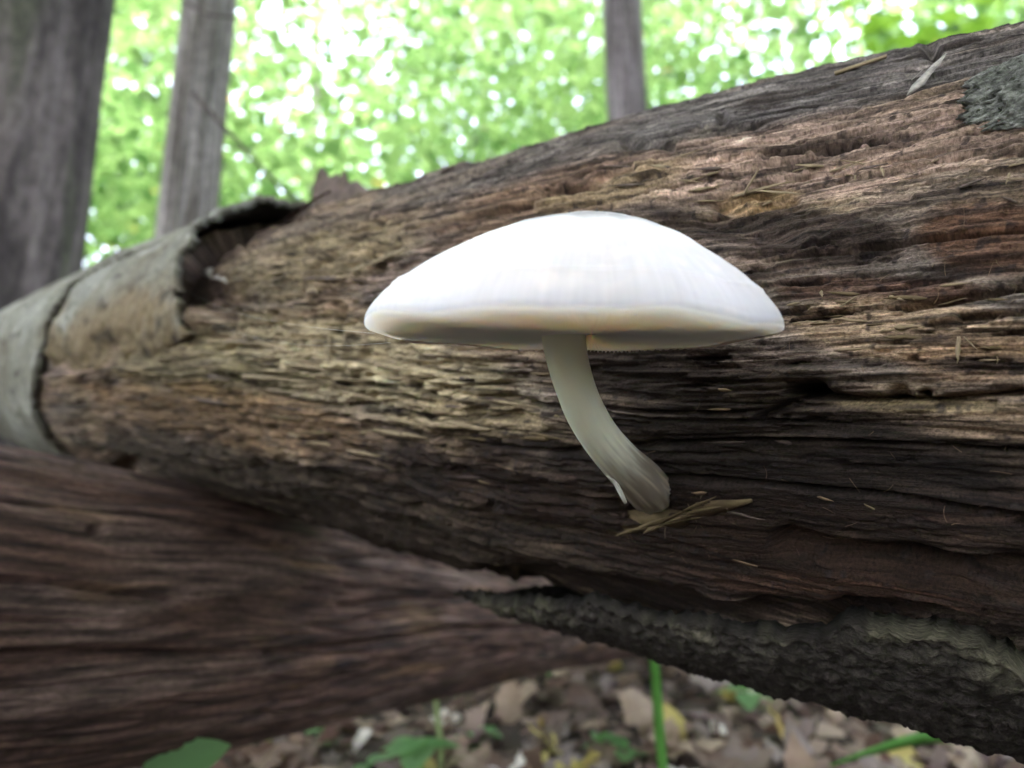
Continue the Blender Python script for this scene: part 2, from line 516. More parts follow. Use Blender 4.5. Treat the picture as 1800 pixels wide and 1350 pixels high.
stain_shade(np.array([.28, .22, .12]), 1.3 * blob(1640, 712, 190, 14, 2), .8)
stain_shade(black * 1.3, 1.3 * blob(1450, 850, 300, 60, 4), .85)
stain_shade(np.array([.48, .41, .26]), 1.4 * blob(640, 650, 280, 75, 12), .75)
stain_shade(np.array([.36, .29, .18]), 1.3 * blob(830, 735, 150, 30, 8), .8)
stain_shade(np.array([.30, .25, .15]), 1.2 * blob(560, 450, 180, 50, -12), .6)
stain_shade(olive, 1.3 * blob(330, 640, 150, 60, 10), .7)
stain_shade(np.array([.19, .115, .052]), 1.3 * blob(420, 740, 260, 55, 12), .65)
stain_shade(np.array([.075, .06, .045]), 1.3 * blob(420, 830, 280, 40, 14), .75)
stain_shade(np.array([.055, .04, .032]), 1.3 * blob(800, 860, 240, 70, 12), .8)
stain_shade(np.array([.13, .07, .04]), 1.2 * blob(860, 920, 200, 40, 14), .6)
stain_shade(np.array([.075, .04, .027]), 1.4 * blob(1350, 1010, 420, 60, 5), .8)
stain_shade(np.array([.09, .085, .065]), 1.2 * blob(640, 900, 200, 16, 14), .6)
stain_shade(np.array([.021, .012, .0085]), 2.0 * blob(1380, 960, 720, 150, 6), .93)  # dark rot, also carrying the underside shade as colour
stain_shade(np.array([.016, .012, .010]), 1.7 * blob(1380, 800, 420, 70, 3), .85)
stain_shade(np.array([.026, .017, .013]), 1.9 * blob(1000, 1010, 500, 55, 11), .9)  # shade along the gap above the slab, put into the wood colour
stain_shade(np.array([.06, .031, .020]), 1.5 * blob(1450, 1040, 260, 26, 6), .6)
stain_shade(np.array([.040, .029, .020]), 1.4 * blob(620, 900, 460, 80, 14), .75)  # lower wood darkened, underside shade painted in with the rot
stain_shade(np.array([.036, .027, .022]), 1.4 * blob(1250, 700, 260, 90, 3), .7)
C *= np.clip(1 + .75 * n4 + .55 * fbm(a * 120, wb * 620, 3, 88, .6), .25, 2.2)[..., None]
C = mixc(C, black * 1.5, rot * .8)
streak = sstep(.16, .40, fbm(a * 26, wb * 190, 4, 173, .6))
C = mixc(C, dark * .8, streak * .85)
streak2 = sstep(.05, .35, fbm(a * 28, wb * 560, 4, 174, .65))
C = mixc(C, dark * .8, streak2 * .75)
streak3 = sstep(.12, .4, fbm(a * 36, wb * 480, 4, 175, .65))
C = mixc(C, C * 1.75, streak3)
spk = sstep(.30, .5, fbm(a * 330, b * 420, 2, 89))
C = mixc(C, black * 1.6, spk * .75)
C = mixc(C, np.array([.05, .034, .026]), np.clip(cav * 1.6, 0, 1) * (TT < 1.5))  # shade inside the bark cavity painted into the wood colour
C = np.clip(C * np.array([.96, .90, .84]), .004, .6)

log_base = log_point(np.array([1.95]), np.array([-math.pi / 2]), np.array([0.0]))[0]
log1 = tag(empty("fallen_log", log_base), "decaying barkless log with grey bark at its far end, white mushroom growing from its side", "log")
Fq = grid_faces(nS, nT, True)
GR = np.stack([SS, wb, np.zeros_like(SS)], -1).reshape(-1, 3)
# closed ends: a centre vertex ring folded as degenerate-free quads is avoided, ends get their own discs
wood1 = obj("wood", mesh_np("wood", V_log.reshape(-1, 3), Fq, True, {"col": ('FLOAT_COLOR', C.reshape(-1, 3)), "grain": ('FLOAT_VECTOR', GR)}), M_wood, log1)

def disc_end(ring, name, mat, parent, inward):
    n = len(ring); c = ring.mean(0)
    rows = [ring]
    for k, f in enumerate((.7, .4, .12)):
        rows.append(c + (ring - c) * f + inward * (.004 * (k + 1) + .006 * rng.random((n, 1))))
    V = np.concatenate(rows)
    F = grid_faces(4, n, True)
    cc = np.tile(np.array([[.16, .11, .07]]), (len(V), 1)) * (0.6 + .8 * rng.random((len(V), 1)))
    return obj(name, mesh_np(name, V, F, False, {"col": ('FLOAT_COLOR', cc), "grain": ('FLOAT_VECTOR', V)}), mat, parent)
LDw = LD[0] * RT + LD[1] * FW + LD[2] * UP
disc_end(V_log[0, ::6], "broken_end", M_wood, log1, LDw)
disc_end(V_log[-1, ::6], "broken_end", M_wood, log1, -LDw)

# look-up from a picture point to the front of the log
_front = (np.abs(TT) < 1.3) & (PD > .05)
_fx, _fy, _fz = to_px(V_log.reshape(-1, 3))
_fx = np.where(_front.ravel(), np.nan_to_num(_fx, nan=-9e3), -9e3).astype(np.float32); _fy = np.nan_to_num(_fy, nan=-9e3).astype(np.float32)
_Vn = V_log.reshape(-1, 3)
_fx2 = _fx.reshape(nS, nT)[::2, ::2].copy(); _fy2 = _fy.reshape(nS, nT)[::2, ::2].copy()
def surf(px, py):
    i, j = divmod(int(np.argmin((_fx2 - px) ** 2 + (_fy2 - py) ** 2)), _fx2.shape[1])
    i *= 2; j *= 2; k = i * nT + j
    p = _Vn[k]
    ax = c2w(LA0 + S1[i] * LD + float(smooth_interp(np.array([S1[i]]), KS, KU)[0]) * LE2)
    n = p - ax; n -= LDw * (n @ LDw); n /= np.linalg.norm(n)
    return p, n, S1[i], T1[j]

# ------------------------------------------------------------------ bark shells
def shell(name, S, T, mask, outer, thick, colour, mat, parent, label=None, grain_scale=1.0):
    """thick sheet over the (S,T) grid where mask is set"""
    nr, nc = S.shape
    Vo = log_point(S, T, outer).reshape(-1, 3)
    Vi = log_point(S, T, outer - thick).reshape(-1, 3)
    qm = mask[:-1, :-1] & mask[1:, :-1] & mask[:-1, 1:] & mask[1:, 1:]
    idx = np.arange(nr * nc).reshape(nr, nc)
    q = np.stack([idx[:-1, :-1], idx[:-1, 1:], idx[1:, 1:], idx[1:, :-1]], -1)[qm]
    n = nr * nc
    faces = [q, q[:, ::-1] + n]
    # walls along the rim
    pad = np.pad(qm, 1)
    def wall(cond, i0, i1):
        a_, b_ = i0[cond], i1[cond]
        faces.append(np.stack([a_, a_ + n, b_ + n, b_], -1))
    c = pad[1:-1, 1:-1]
    wall(c & ~pad[:-2, 1:-1], idx[:-1, :-1], idx[:-1, 1:])
    wall(c & ~pad[2:, 1:-1], idx[1:, 1:], idx[1:, :-1])
    wall(c & ~pad[1:-1, :-2], idx[1:, :-1], idx[:-1, :-1])
    wall(c & ~pad[1:-1, 2:], idx[:-1, 1:], idx[1:, 1:])
    F = np.concatenate(faces)
    V = np.concatenate([Vo, Vi])
    colr = np.concatenate([colour.reshape(-1, 3), colour.reshape(-1, 3) * .45])
    gr = np.stack([S, T * .09, np.zeros_like(S)], -1).reshape(-1, 3)
    gr = np.concatenate([gr, gr + .01])
    used = np.unique(F); rm = np.full(len(V), -1); rm[used] = np.arange(len(used))
    o = obj(name, mesh_np(name, V[used], rm[F], True, {"col": ('FLOAT_COLOR', colr[used]), "grain": ('FLOAT_VECTOR', gr[used])}), mat, parent)
    if label: o["label"] = label
    return o

Sg = np.concatenate([np.linspace(-1.6, -1.05, 30)[:-1], np.linspace(-1.05, -.26, 520)])
Tg = np.linspace(-math.pi, math.pi, 420)
SG, TG = np.meshgrid(Sg, Tg, indexing='ij'); BG = TG * .075
ck = crack(TG) + .006 * fbm(SG * 30, BG * 60, 3, 101) + .003 * fbm(SG * 150, BG * 150, 2, 102)
eb = edgeB(TG) + .010 * fbm(SG * 20, BG * 60, 3, 103) + .006 * fbm(SG * 120, BG * 200, 2, 104)
bk = fbm(SG * 14, BG * 20, 4, 105); bk2 = fbm(SG * 60, BG * 70, 3, 106); bk3 = fbm(SG * 25, BG * 120, 3, 107)
bcol = np.broadcast_to(np.array([.165, .155, .120]), SG.shape + (3,)).copy()
bcol = mixc(bcol, np.array([.22, .215, .18]), sstep(0, .4, bk))
bcol = mixc(bcol, np.array([.10, .083, .055]), sstep(.05, .45, -bk + .4 * bk2) * .8)
bcol = mixc(bcol, np.array([.03, .026, .022]), sstep(.34, .5, bk3 + .3 * bk2) * .7)
bcol = mixc(bcol, np.array([.30, .29, .25]), sstep(.25, .4, fbm(SG * 45, BG * 60, 3, 114)) * .7)
bcol *= (.90 * (1 + .45 * bk2 + .25 * fbm(SG * 200, BG * 200, 2, 113)))[..., None]
outA = .0035 + .0022 * bk + .0006 * bk2 + .004 * sstep(-.03, 0, SG - ck) * (fbm(BG * 40, BG * 0, 2, 109) + .4)
shell("grey_bark", SG, TG, SG < ck - .002, outA, .006, bcol, M_bark, log1, "smooth grey bark sleeve round the far end")
tb = R_(-14) + .30 * fbm(SG * 14, BG * 0 + 3.3, 3, 110) + .14 * fbm(SG * 70, BG * 90, 3, 111)
lift = .0045 * np.exp(-((SG - eb) / .02) ** 2) * sstep(R_(15), R_(50), TG) * (1 + .8 * fbm(BG * 90, BG * 0 + 2, 2, 115))
outB = -.0065 + (.0100 + .0022 * bk + .0010 * bk2 + .0005 * fbm(SG * 220, BG * 220, 2, 116) + lift) * sstep(.0, .42, TG - tb)
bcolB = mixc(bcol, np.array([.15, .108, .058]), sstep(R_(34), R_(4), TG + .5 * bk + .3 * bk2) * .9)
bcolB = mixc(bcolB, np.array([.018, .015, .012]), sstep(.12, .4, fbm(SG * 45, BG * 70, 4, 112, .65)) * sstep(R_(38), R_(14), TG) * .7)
shell("curled_bark", SG, TG, (SG > ck + .009) & (SG < eb) & (TG > tb) & (TG < 2.4), outB, .0045, bcolB, M_bark, log1, "curled strip of grey bark lifting off the wood at its torn edge")

# the slab of dead bark hanging under the near half
Ss = np.concatenate([np.linspace(s_tip - .002, .07, 520), np.linspace(.07, .75, 60)[1:]])
Tf = np.linspace(0, 1, 170)
ttop = np.interp(Ss, s_mid, t_mid) + .035 * fbm(Ss * 45, Ss * 0, 3, 121) + .015 * fbm(Ss * 200, Ss * 0, 2, 122)
tbot = np.interp(Ss, [s_tip, s_tip + .04, s_tip + .15, .1, .75], [R_(-84), R_(-110), R_(-140), R_(-150), R_(-150)])
SSl = np.repeat(Ss[:, None], len(Tf), 1)
TSl = ttop[:, None] + (tbot - ttop)[:, None] * (Tf ** 1.15)[None]
e_ = (ttop[:, None] - TSl)
bs1 = fbm(SSl * 90, TSl * .09 * 260, 4, 123); bs2 = fbm(SSl * 30, TSl * 4, 3, 124); bs3 = fbm(SSl * 260, TSl * .09 * 600, 2, 125)
hang = np.interp(Ss, [s_tip, s_tip + .06, s_tip + .14, .02, .75], [.0125, .0085, .0058, .0048, .005])[:, None]
outS = hang + .0022 * bs1 + .0016 * bs2 + .0018 * bs3 - .0015 * np.exp(-(e_ / .05) ** 2) + .0016 * np.exp(-(e_ / .10) ** 2) * fbm(SSl * 160, TSl * 14, 3, 126)
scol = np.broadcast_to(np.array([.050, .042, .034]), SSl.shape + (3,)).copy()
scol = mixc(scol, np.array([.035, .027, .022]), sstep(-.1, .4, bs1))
scol = mixc(scol, np.array([.14, .125, .085]), sstep(-.15, .35, bs2 + .7 * bs1) * np.exp(-(e_ / .06) ** 2))  # mossy tone of the upper edge, its lit look painted in too
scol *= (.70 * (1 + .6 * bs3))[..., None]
thk = (.0035 + .0022 * np.interp(Ss, [s_tip, s_tip + .05, -.06, -.02, .1], [0, .2, .3, 1, 1]))[:, None] * np.clip((Ss - s_tip) / .02, .25, 1)[:, None]
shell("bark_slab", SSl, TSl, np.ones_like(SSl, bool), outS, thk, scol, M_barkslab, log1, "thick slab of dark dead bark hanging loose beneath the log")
# mossy crust lying in the gap above the slab
def crust(pts, wid, hgt, name, seed, ca, cb, out=0.0):
    """lumpy ridge along picture points on the log"""
    P = []; Nn = []
    for x, y in pts:
        p, n, s, t = surf(x, y); P.append(p); Nn.append(n)
    P = np.array(P); Nn = np.array(Nn)
    m = 200; k = 60
    f = np.linspace(0, len(P) - 1, m)
    A = np.stack([np.interp(f, range(len(P)), P[:, i]) for i in range(3)], 1)
    B = np.stack([np.interp(f, range(len(P)), Nn[:, i]) for i in range(3)], 1)
    A = A + B * out
    dd = np.gradient(A, axis=0); dd /= np.linalg.norm(dd, axis=1)[:, None]
    W = np.cross(B, dd)
    ph = np.linspace(0, np.pi * 2, k, endpoint=False)
    env = np.sin(np.linspace(0, np.pi, m)) ** .5
    lump = 1 + .5 * fbm(f[:, None] * 3, ph[None] * 1.5, 3, seed) + .4 * fbm(f[:, None] * 14, np.cos(ph)[None] * 4 + np.sin(ph)[None] * 3.3, 3, seed + 1, .65)
    r1 = wid * env[:, None] * lump; r2 = hgt * env[:, None] * lump
    V = A[:, None] + r1[..., None] * np.cos(ph)[None, :, None] * W[:, None] + r2[..., None] * np.sin(ph)[None, :, None] * B[:, None]
    nn = fbm(f[:, None] * 9, ph[None] * 5, 3, seed + 5)
    cc = (ca + (cb - ca) * sstep(-.3, .4, nn)[..., None]) * .65
    return obj(name, mesh_np(name, V.reshape(-1, 3), grid_faces(m, k, True), True, {"col": ('FLOAT_COLOR', cc.reshape(-1, 3)), "grain": ('FLOAT_VECTOR', V.reshape(-1, 3))}), M_moss, log1)
crust([(1480, 1108), (1560, 1112), (1650, 1124), (1740, 1150), (1830, 1185)], .0030, .0035, "mossy_crust", 131, np.array([.03, .027, .018]), np.array([.13, .118, .068]), .0055)
crust([(1745, 120), (1790, 160), (1830, 215)], .010, .004, "lichen_patch", 141, np.array([.15, .15, .128]), np.array([.36, .36, .31]))

# ------------------------------------------------------------------ loose splinters, flakes and fibres on the log
def sliver(px0, py0, px1, py1, wpx, lift0=.0006, lift1=.0015, curl=0.0, thick=.35, n=7, mat=None, name="wood_splinter", blunt=.35):
    p0, n0, _, _ = surf(px0, py0); p1, n1, _, _ = surf(px1, py1)
    d = np.linalg.norm(p1 - p0)
    depth = (p0 - CAM) @ FW
    w = wpx / 1200 * depth * .5
    f = np.linspace(0, 1, n)
    A = p0[None] * (1 - f)[:, None] + p1[None] * f[:, None]
    nn = (n0 + n1) / np.linalg.norm(n0 + n1)
    side = np.cross(nn, p1 - p0); side /= np.linalg.norm(side)
    A = A + nn * (lift0 + (lift1 - lift0) * f + curl * d * np.sin(f * np.pi))[:, None] + side * (rng.normal(0, .12, n) * w)[:, None]
    W = w * np.interp(f, [0, .12, .6, 1], [blunt, 1, .85, .12]) * (1 + rng.normal(0, .12, n))
    tk = w * thick
    rows = []
    for i in range(n):
        rows += [A[i] - side * W[i], A[i] + nn * tk, A[i] + side * W[i], A[i] - nn * tk]
    V = np.array(rows)
    F = grid_faces(n, 4, True)
    F = np.concatenate([F, [[3, 2, 1, 0]], [[(n - 1) * 4 + q for q in range(4)]]])
    return obj(name, mesh_np(name, V, F, False), mat or M_splint, log1)

M_flake = noise_mat("silver_flake", (0.13, 0.115, 0.10), (0.38, 0.34, 0.29), 500, 0.8, bump=0.2, bdist=0.0003)
M_shred = noise_mat("ochre_shred", (0.065, 0.043, 0.02), (0.14, 0.098, 0.048), 300, 0.9, bump=0.4, bdist=0.0004)
M_dchip = noise_mat("dark_bark_chip", (0.05, 0.035, 0.028), (0.14, 0.10, 0.08), 200, 0.9, bump=0.5, bdist=0.0006)
sliver(1597, 180, 1662, 113, 22, .0016, .003, .0, .15, 5, M_flake, blunt=.1)
sliver(1604, 150, 1622, 139, 4, .001, .003, mat=M_flake)
sliver(1687, 590, 1683, 640, 8, .001, .0016, mat=M_splint, blunt=.8)
sliver(1694, 592, 1722, 618, 3, .001, .002)
sliver(583, 588, 589, 690, 8, .002, .002, mat=M_splint, blunt=.8)
sliver(428, 572, 424, 610, 9, .002, .003); sliver(478, 540, 486, 570, 8, .002, .003); sliver(552, 508, 574, 524, 6, .002, .004)
sliver(520, 540, 590, 548, 5, .002, .002); sliver(1446, 512, 1448, 528, 6, .001, .002); sliver(1510, 520, 1480, 545, 4, .001, .003)
sliver(1565, 520, 1590, 534, 5, .001, .002); sliver(1772, 305, 1769, 335, 5, .001, .002, blunt=.7); sliver(1552, 300, 1556, 320, 5, .001, .002); sliver(1505, 310, 1508, 328, 4, .001, .002)
sliver(1310, 355, 1345, 312, 7, .002, .004, .02); sliver(1290, 348, 1400, 330, 9, .001, .002, .01); sliver(1330, 345, 1420, 352, 6, .001, .002)
sliver(1520, 885, 1560, 905, 4, .001, .001); sliver(1720, 886, 1745, 882, 3, .001, .001)
# shredded fibres below the stem
sliver(1076, 928, 1322, 868, 44, .0022, .0016, .01, .16, 14, M_shred, blunt=.45)
for q in range(12):
    f_ = rng.random(); x_ = 1085 + 150 * f_; y_ = 932 - 36 * f_ + rng.normal(0, 6)
    ln_ = rng.uniform(30, 70); sl_ = -.25 + rng.normal(0, .08)
    sliver(x_, y_, x_ + ln_, y_ + ln_ * sl_, rng.uniform(5, 9), rng.uniform(.0026, .0034), .002, .0, .4, 5, M_shred)
# torn pale strips in the crumbled patch
for q in ((660, 752, 760, 768, 12), (735, 738, 810, 750, 18), (780, 742, 880, 752, 14), (690, 735, 760, 745, 9), (870, 700, 960, 715, 6), (600, 690, 690, 705, 10), (500, 640, 590, 652, 9),
          (430, 660, 520, 668, 9), (560, 668, 640, 690, 8), (660, 640, 730, 655, 8), (450, 600, 510, 618, 8), (620, 480, 700, 455, 9), (650, 470, 740, 440, 7)):
    sliver(*q, .0010, .0022, .02, .35, 8, M_splint)
sliver(365, 482, 412, 508, 18, .003, .004, .02, .2, 8, M_flake)
# splinters still attached along the grain
for (x0_, y0_, x1_, y1_, n_, mats_) in ((420, 560, 940, 800, 34, (M_splint, M_fibre2, M_shred)), (430, 400, 820, 500, 14, (M_fibre2, M_dchip)), (1000, 270, 1780, 370, 26, (M_fibre2, M_dchip, M_splint)),
                                       (1330, 500, 1790, 640, 20, (M_fibre2, M_shred)), (1050, 680, 1780, 1000, 9, (M_dchip, M_dchip, M_fibre)), (250, 660, 900, 880, 18, (M_shred, M_dchip))):
    for q in range(n_):
        x_, y_ = rng.uniform(x0_, x1_), rng.uniform(y0_, y1_)
        if 640 < x_ < 1380 and 370 < y_ < 640: continue
        ln_ = rng.uniform(22, 75); sl_ = (y_ - 615) / (x_ + 624) + rng.normal(0, .05)
        up_ = rng.uniform(.0008, .0024)
        if rng.random() < .5: x_, y_, ln_ = x_ + ln_, y_ + ln_ * sl_, -ln_
        sliver(x_, y_, x_ + ln_, y_ + ln_ * sl_, rng.uniform(4, 10), .0002, up_, .01, .35, 6, mats_[rng.integers(len(mats_))])
# chips along the crest
sliver(1468, 134, 1560, 108, 16, .0006, .0012, 0, .45, 8, M_splint)
sliver(1690, 78, 1770, 62, 14, .0006, .0010, 0, .3, 7, M_flake)
sliver(735, 322, 800, 306, 14, .000, .003, 0, .4, 7, M_dchip)
sliver(500, 366, 580, 345, 20, .002, .006, .02, .3, 9, M_dchip)
# curl of thin bark standing up on the crest
def crest_curl():
    m, k = 16, 7
    V = []
    for i in range(m):
        f = i / (m - 1)
        p = at(545 + 105 * f, 340 + 2 * f, .475 - .03 * f)
        hgt = (.019 * (1 - f) ** .7 + .003) * (1 + .15 * rng.normal())
        for j in range(k):
            g = j / (k - 1)
            V.append(p + np.array([.004 * g, .010 * g * g, -.012 + (hgt + .012) * math.sin(g * 1.35)]))
    V = np.array(V); V2 = V + np.array([.0, .0022, .0012])
    F = grid_faces(m, k); n = len(V)
    rim = [i * k + k - 1 for i in range(m)]
    W = [[rim[i], rim[i + 1], rim[i + 1] + n, rim[i] + n] for i in range(m - 1)] + [[j, j + 1, j + 1 + n, j + n] for j in range(k - 1)]
    o = obj("bark_curl", mesh_np("bark_curl", np.concatenate([V, V2]), np.concatenate([F, F[:, ::-1] + n, np.array(W)]), True), M_dchip, log1)
    o["label"] = "thin curl of brown bark standing on the crest of the log"
crest_curl()

# fine hairs and crumbs: too many and too small to pick apart
def hairs(n, boxes, name, lmin, lmax, wid, mat):
    V = []; F = []
    for q in range(n):
        x0, y0, x1, y1 = boxes[rng.integers(len(boxes))]
        px, py = rng.uniform(x0, x1), rng.uniform(y0, y1)
        p, nn, s, t = surf(px, py)
        if abs(t) > 1.2: continue
        side = np.cross(nn, LDw)
        an = rng.normal(0, .9) if rng.random() < .6 else rng.uniform(0, 6.28)
        d = LDw * math.cos(an) + side * math.sin(an)
        L = rng.uniform(lmin, lmax); w = wid * rng.uniform(.6, 1.4)
        bend = rng.normal(0, .15); lf = rng.uniform(.0002, .0022)
        o = np.cross(nn, d); k0 = len(V)
        for i in range(5):
            f = i / 4
            c = p + d * L * (f - .5) + o * bend * L * (f - .5) ** 2 * 2 + nn * (.0004 + lf * f)
            ww = w * (1 - .6 * f)
            V += [c - o * ww, c + nn * ww * 1.2, c + o * ww]
        for i in range(4):
            for j in range(3):
                F.append([k0 + i * 3 + j, k0 + i * 3 + (j + 1) % 3, k0 + i * 3 + 3 + (j + 1) % 3, k0 + i * 3 + 3 + j])
    o = obj(name, mesh_np(name, np.array(V), np.array(F), False), mat, log1)
    o["kind"] = "stuff"
hairs(110, [(420, 420, 1000, 960), (1000, 260, 1800, 480), (1300, 480, 1800, 900), (1000, 640, 1800, 1050)], "loose_fibres", .0012, .0036, .00006, M_fibre)
hairs(70, [(420, 520, 960, 780), (1000, 290, 1700, 380), (1300, 480, 1800, 640), (1080, 860, 1320, 950)], "pale_fibres", .0010, .0028, .00006, M_fibre2)

# ------------------------------------------------------------------ the second log
D2 = np.array([.56, 1, -.336])
def log2_axis(dep):
    return np.stack([-.2 + .56 * (dep - .38), dep, -.3358 * dep], -1)
d2n = D2 / np.linalg.norm(D2)
q1 = np.cross(d2n, [0, 0, 1]); q1 /= np.linalg.norm(q1)
q2 = np.cross(q1, d2n)
Dp = np.concatenate([np.linspace(.02, .22, 30)[:-1], np.geomspace(.22, 1.5, 420)])
Th = np.linspace(0, 2 * np.pi, 460, endpoint=False)
DD, T2 = np.meshgrid(Dp, Th, indexing='ij')
R2 = np.interp(DD, [.02, .315, .375, .44, .57, .71, 1.5], [.072, .0725, .0735, .0745, .068, .0635, .060])
a2 = DD * 1.2; b2 = T2 * .07
w2 = b2 + .006 * fbm(a2 * 6, b2 * 10, 3, 201)
d2 = .0055 * (lambda t: (np.floor(t) + sstep(.7, 1, t - np.floor(t))) / 6)(6 * fbm(a2 * 4.5, w2 * 45, 4, 202)) + .004 * fbm(a2 * 3, b2 * 10, 2, 203)
c2 = perlin(a2 * 3.2, w2 * 55, 204); d2 -= .0055 * np.exp(-(c2 / .035) ** 2) * sstep(-.1, .25, perlin(a2 * 4, b2 * 16, 205))
c3 = perlin(a2 * 7, w2 * 170, 206); d2 -= .0034 * np.exp(-(c3 / .08) ** 2) * sstep(-.1, .2, perlin(a2 * 9, b2 * 30, 207))
d2 += .0007 * fbm(a2 * 40, w2 * 420, 2, 208)
A2 = log2_axis(DD)
V2 = c2w(A2 + (R2 + d2)[..., None] * (np.cos(T2)[..., None] * q1 + np.sin(T2)[..., None] * q2))
x2, y2, _ = to_px(V2); x2 = np.nan_to_num(x2); y2 = np.nan_to_num(y2)
d2 -= .010 * np.exp(-(((x2 - 172) / 11) ** 2 + ((y2 - 930) / 9) ** 2))
for pl in ([(0, 1150), (110, 1146), (240, 1146), (360, 1150), (530, 1146), (640, 1132), (800, 1105), (1000, 1100)], [(0, 1018), (90, 1022), (210, 1040), (300, 1055)], [(600, 1065), (700, 1052), (900, 1045)]):
    pl = np.array(pl, float); best = np.full(x2.shape, 1e9)
    for p, q in zip(pl[:-1], pl[1:]):
        e = q - p; t = np.clip(((x2 - p[0]) * e[0] + (y2 - p[1]) * e[1]) / (e @ e), 0, 1)
        best = np.minimum(best, np.hypot(x2 - p[0] - t * e[0], y2 - p[1] - t * e[1]))
    facing = ((V2 - CAM) * (V2 - c2w(A2))).sum(-1) < 0
    d2 -= .006 * np.exp(-(best / 5.0) ** 2) * facing
V2 = c2w(A2 + (R2 + d2)[..., None] * (np.cos(T2)[..., None] * q1 + np.sin(T2)[..., None] * q2))
k1 = fbm(a2 * 6, w2 * 40, 4, 211); k2 = fbm(a2 * 8, w2 * 60, 4, 212); k3 = fbm(a2 * 25, w2 * 260, 3, 213)
c = np.broadcast_to(np.array([.135, .085, .068]), DD.shape + (3,)).copy()
c = mixc(c, np.array([.21, .155, .135]), sstep(-.05, .4, k1))
c = mixc(c, np.array([.055, .034, .028]), sstep(.05, .45, k2) * .85)
c = mixc(c, np.array([.24, .155, .085]), sstep(.25, .5, fbm(a2 * 9, w2 * 55, 3, 214)) * .6)
c *= (.45 * np.clip(1 + 1.5 * k3, .2, 2.3))[..., None] * np.array([1.10, .97, .90])
log2 = tag(empty("crossing_log", c2w(log2_axis(np.array(1.35))) - np.array([0, 0, .06])), "reddish brown weathered log lying beneath the mushroom log and crossing under it", "log")
obj("wood", mesh_np("wood", V2.reshape(-1, 3), grid_faces(len(Dp), 460, True), True, {"col": ('FLOAT_COLOR', np.clip(c, .01, .6).reshape(-1, 3)), "grain": ('FLOAT_VECTOR', np.stack([a2, w2, 0 * a2], -1).reshape(-1, 3))}), M_wood2, log2)
d2w = d2n[0] * RT + d2n[1] * FW + d2n[2] * UP
disc_end(V2[0, ::5], "broken_end", M_wood2, log2, d2w)
disc_end(V2[-1, ::5], "broken_end", M_wood2, log2, -d2w)

# ------------------------------------------------------------------ the mushroom
m_base, m_n, _, _ = surf(1138, 868)
mush = tag(empty("mushroom", m_base), "white domed mushroom with a curved stem growing out of the side of the log", "mushroom")

def mushroom_mats(name, sss):
    m, t, out = new_mat(name)
    N, L = t.nodes, t.links
    b_ = N.new("ShaderNodeBsdfPrincipled"); b_.inputs["Roughness"].default_value = .55
    b_.inputs["Specular IOR Level"].default_value = .3
    b_.inputs["Subsurface Weight"].default_value = 1.0
    b_.inputs["Subsurface Radius"].default_value = (1, .8, .6); b_.inputs["Subsurface Scale"].default_value = sss
    a_ = N.new("ShaderNodeAttribute"); a_.attribute_name = "col"
    g_ = N.new("ShaderNodeAttribute"); g_.attribute_name = "grain"
    n_ = N.new("ShaderNodeTexNoise"); n_.inputs["Scale"].default_value = 1; n_.inputs["Detail"].default_value = 4
    mp = N.new("ShaderNodeMapping"); mp.inputs["Scale"].default_value = (60, 12, 1)
    L.new(g_.outputs["Vector"], mp.inputs[0]); L.new(mp.outputs[0], n_.inputs["Vector"])
    bp = N.new("ShaderNodeBump"); bp.inputs["Strength"].default_value = .18; bp.inputs["Distance"].default_value = .0005
    L.new(n_.outputs["Fac"], bp.inputs["Height"]); L.new(bp.outputs[0], b_.inputs["Normal"])
    L.new(a_.outputs["Color"], b_.inputs["Base Color"]); L.new(b_.outputs[0], out.inputs[0])
    return m
M_cap = mushroom_mats("cap_skin", .022)
M_stem = mushroom_mats("stem_skin", .0025)
M_gill = noise_mat("gill_flesh", (.84, .75, .67), (.90, .81, .73), 300, .7, bump=.1, bdist=.0002, transl=((.95, .84, .74), .5))

CR = .0383
cap_c = at(1001, 578, .1285)
# rim plane: nearly edge-on, seen a little from below
ax_n = (UP * 1.0 + FW * (.018) + RT * (.012)); ax_n /= np.linalg.norm(ax_n)
ax_r = RT - ax_n * (RT @ ax_n); ax_r /= np.linalg.norm(ax_r)
ax_f = np.cross(ax_n, ax_r)                       # away from the camera
SQ = .90
def cap_pt(r, ph, z):
    """local polar (r in radii) -> world"""
    rw = 1 + .012 * np.sin(3 * ph + .6) + .008 * np.sin(7 * ph + 1.9)
    sh = .0042 * np.clip(1 - r, 0, 1)             # the apex sits a little to the right
    pm = np.mod(ph, 2 * np.pi)
    drop = (.0004 * np.sin(2 * ph + .4) + .0004 * np.sin(5 * ph + 2.2) + .0003 * np.sin(9 * ph) - .0016 * np.exp(-((pm - 1.05) / .45) ** 2)) * r ** 4
    x = CR * r * rw * np.cos(ph) + sh
    y = CR * SQ * r * rw * np.sin(ph)
    return cap_c + x[..., None] * ax_r + y[..., None] * ax_f + (z + drop)[..., None] * ax_n
pr = np.array([0, .08, .2, .32, .42, .54, .66, .75, .83, .90, .95, .98, .997, 1.0])
ph_ = np.array([1.0, .995, .965, .905, .835, .735, .605, .50, .385, .27, .175, .10, .035, 0.0]) * .0212
nr = 90
rr_ = np.concatenate([np.linspace(0.002, .9, 60), np.linspace(.9, 1, 31)[1:]])
zz_ = np.interp(rr_, pr, ph_)
zz_ = np.convolve(np.pad(zz_, 3, mode='edge'), np.ones(7) / 7, 'valid'); zz_[-3:] = np.interp(rr_[-3:], pr, ph_)
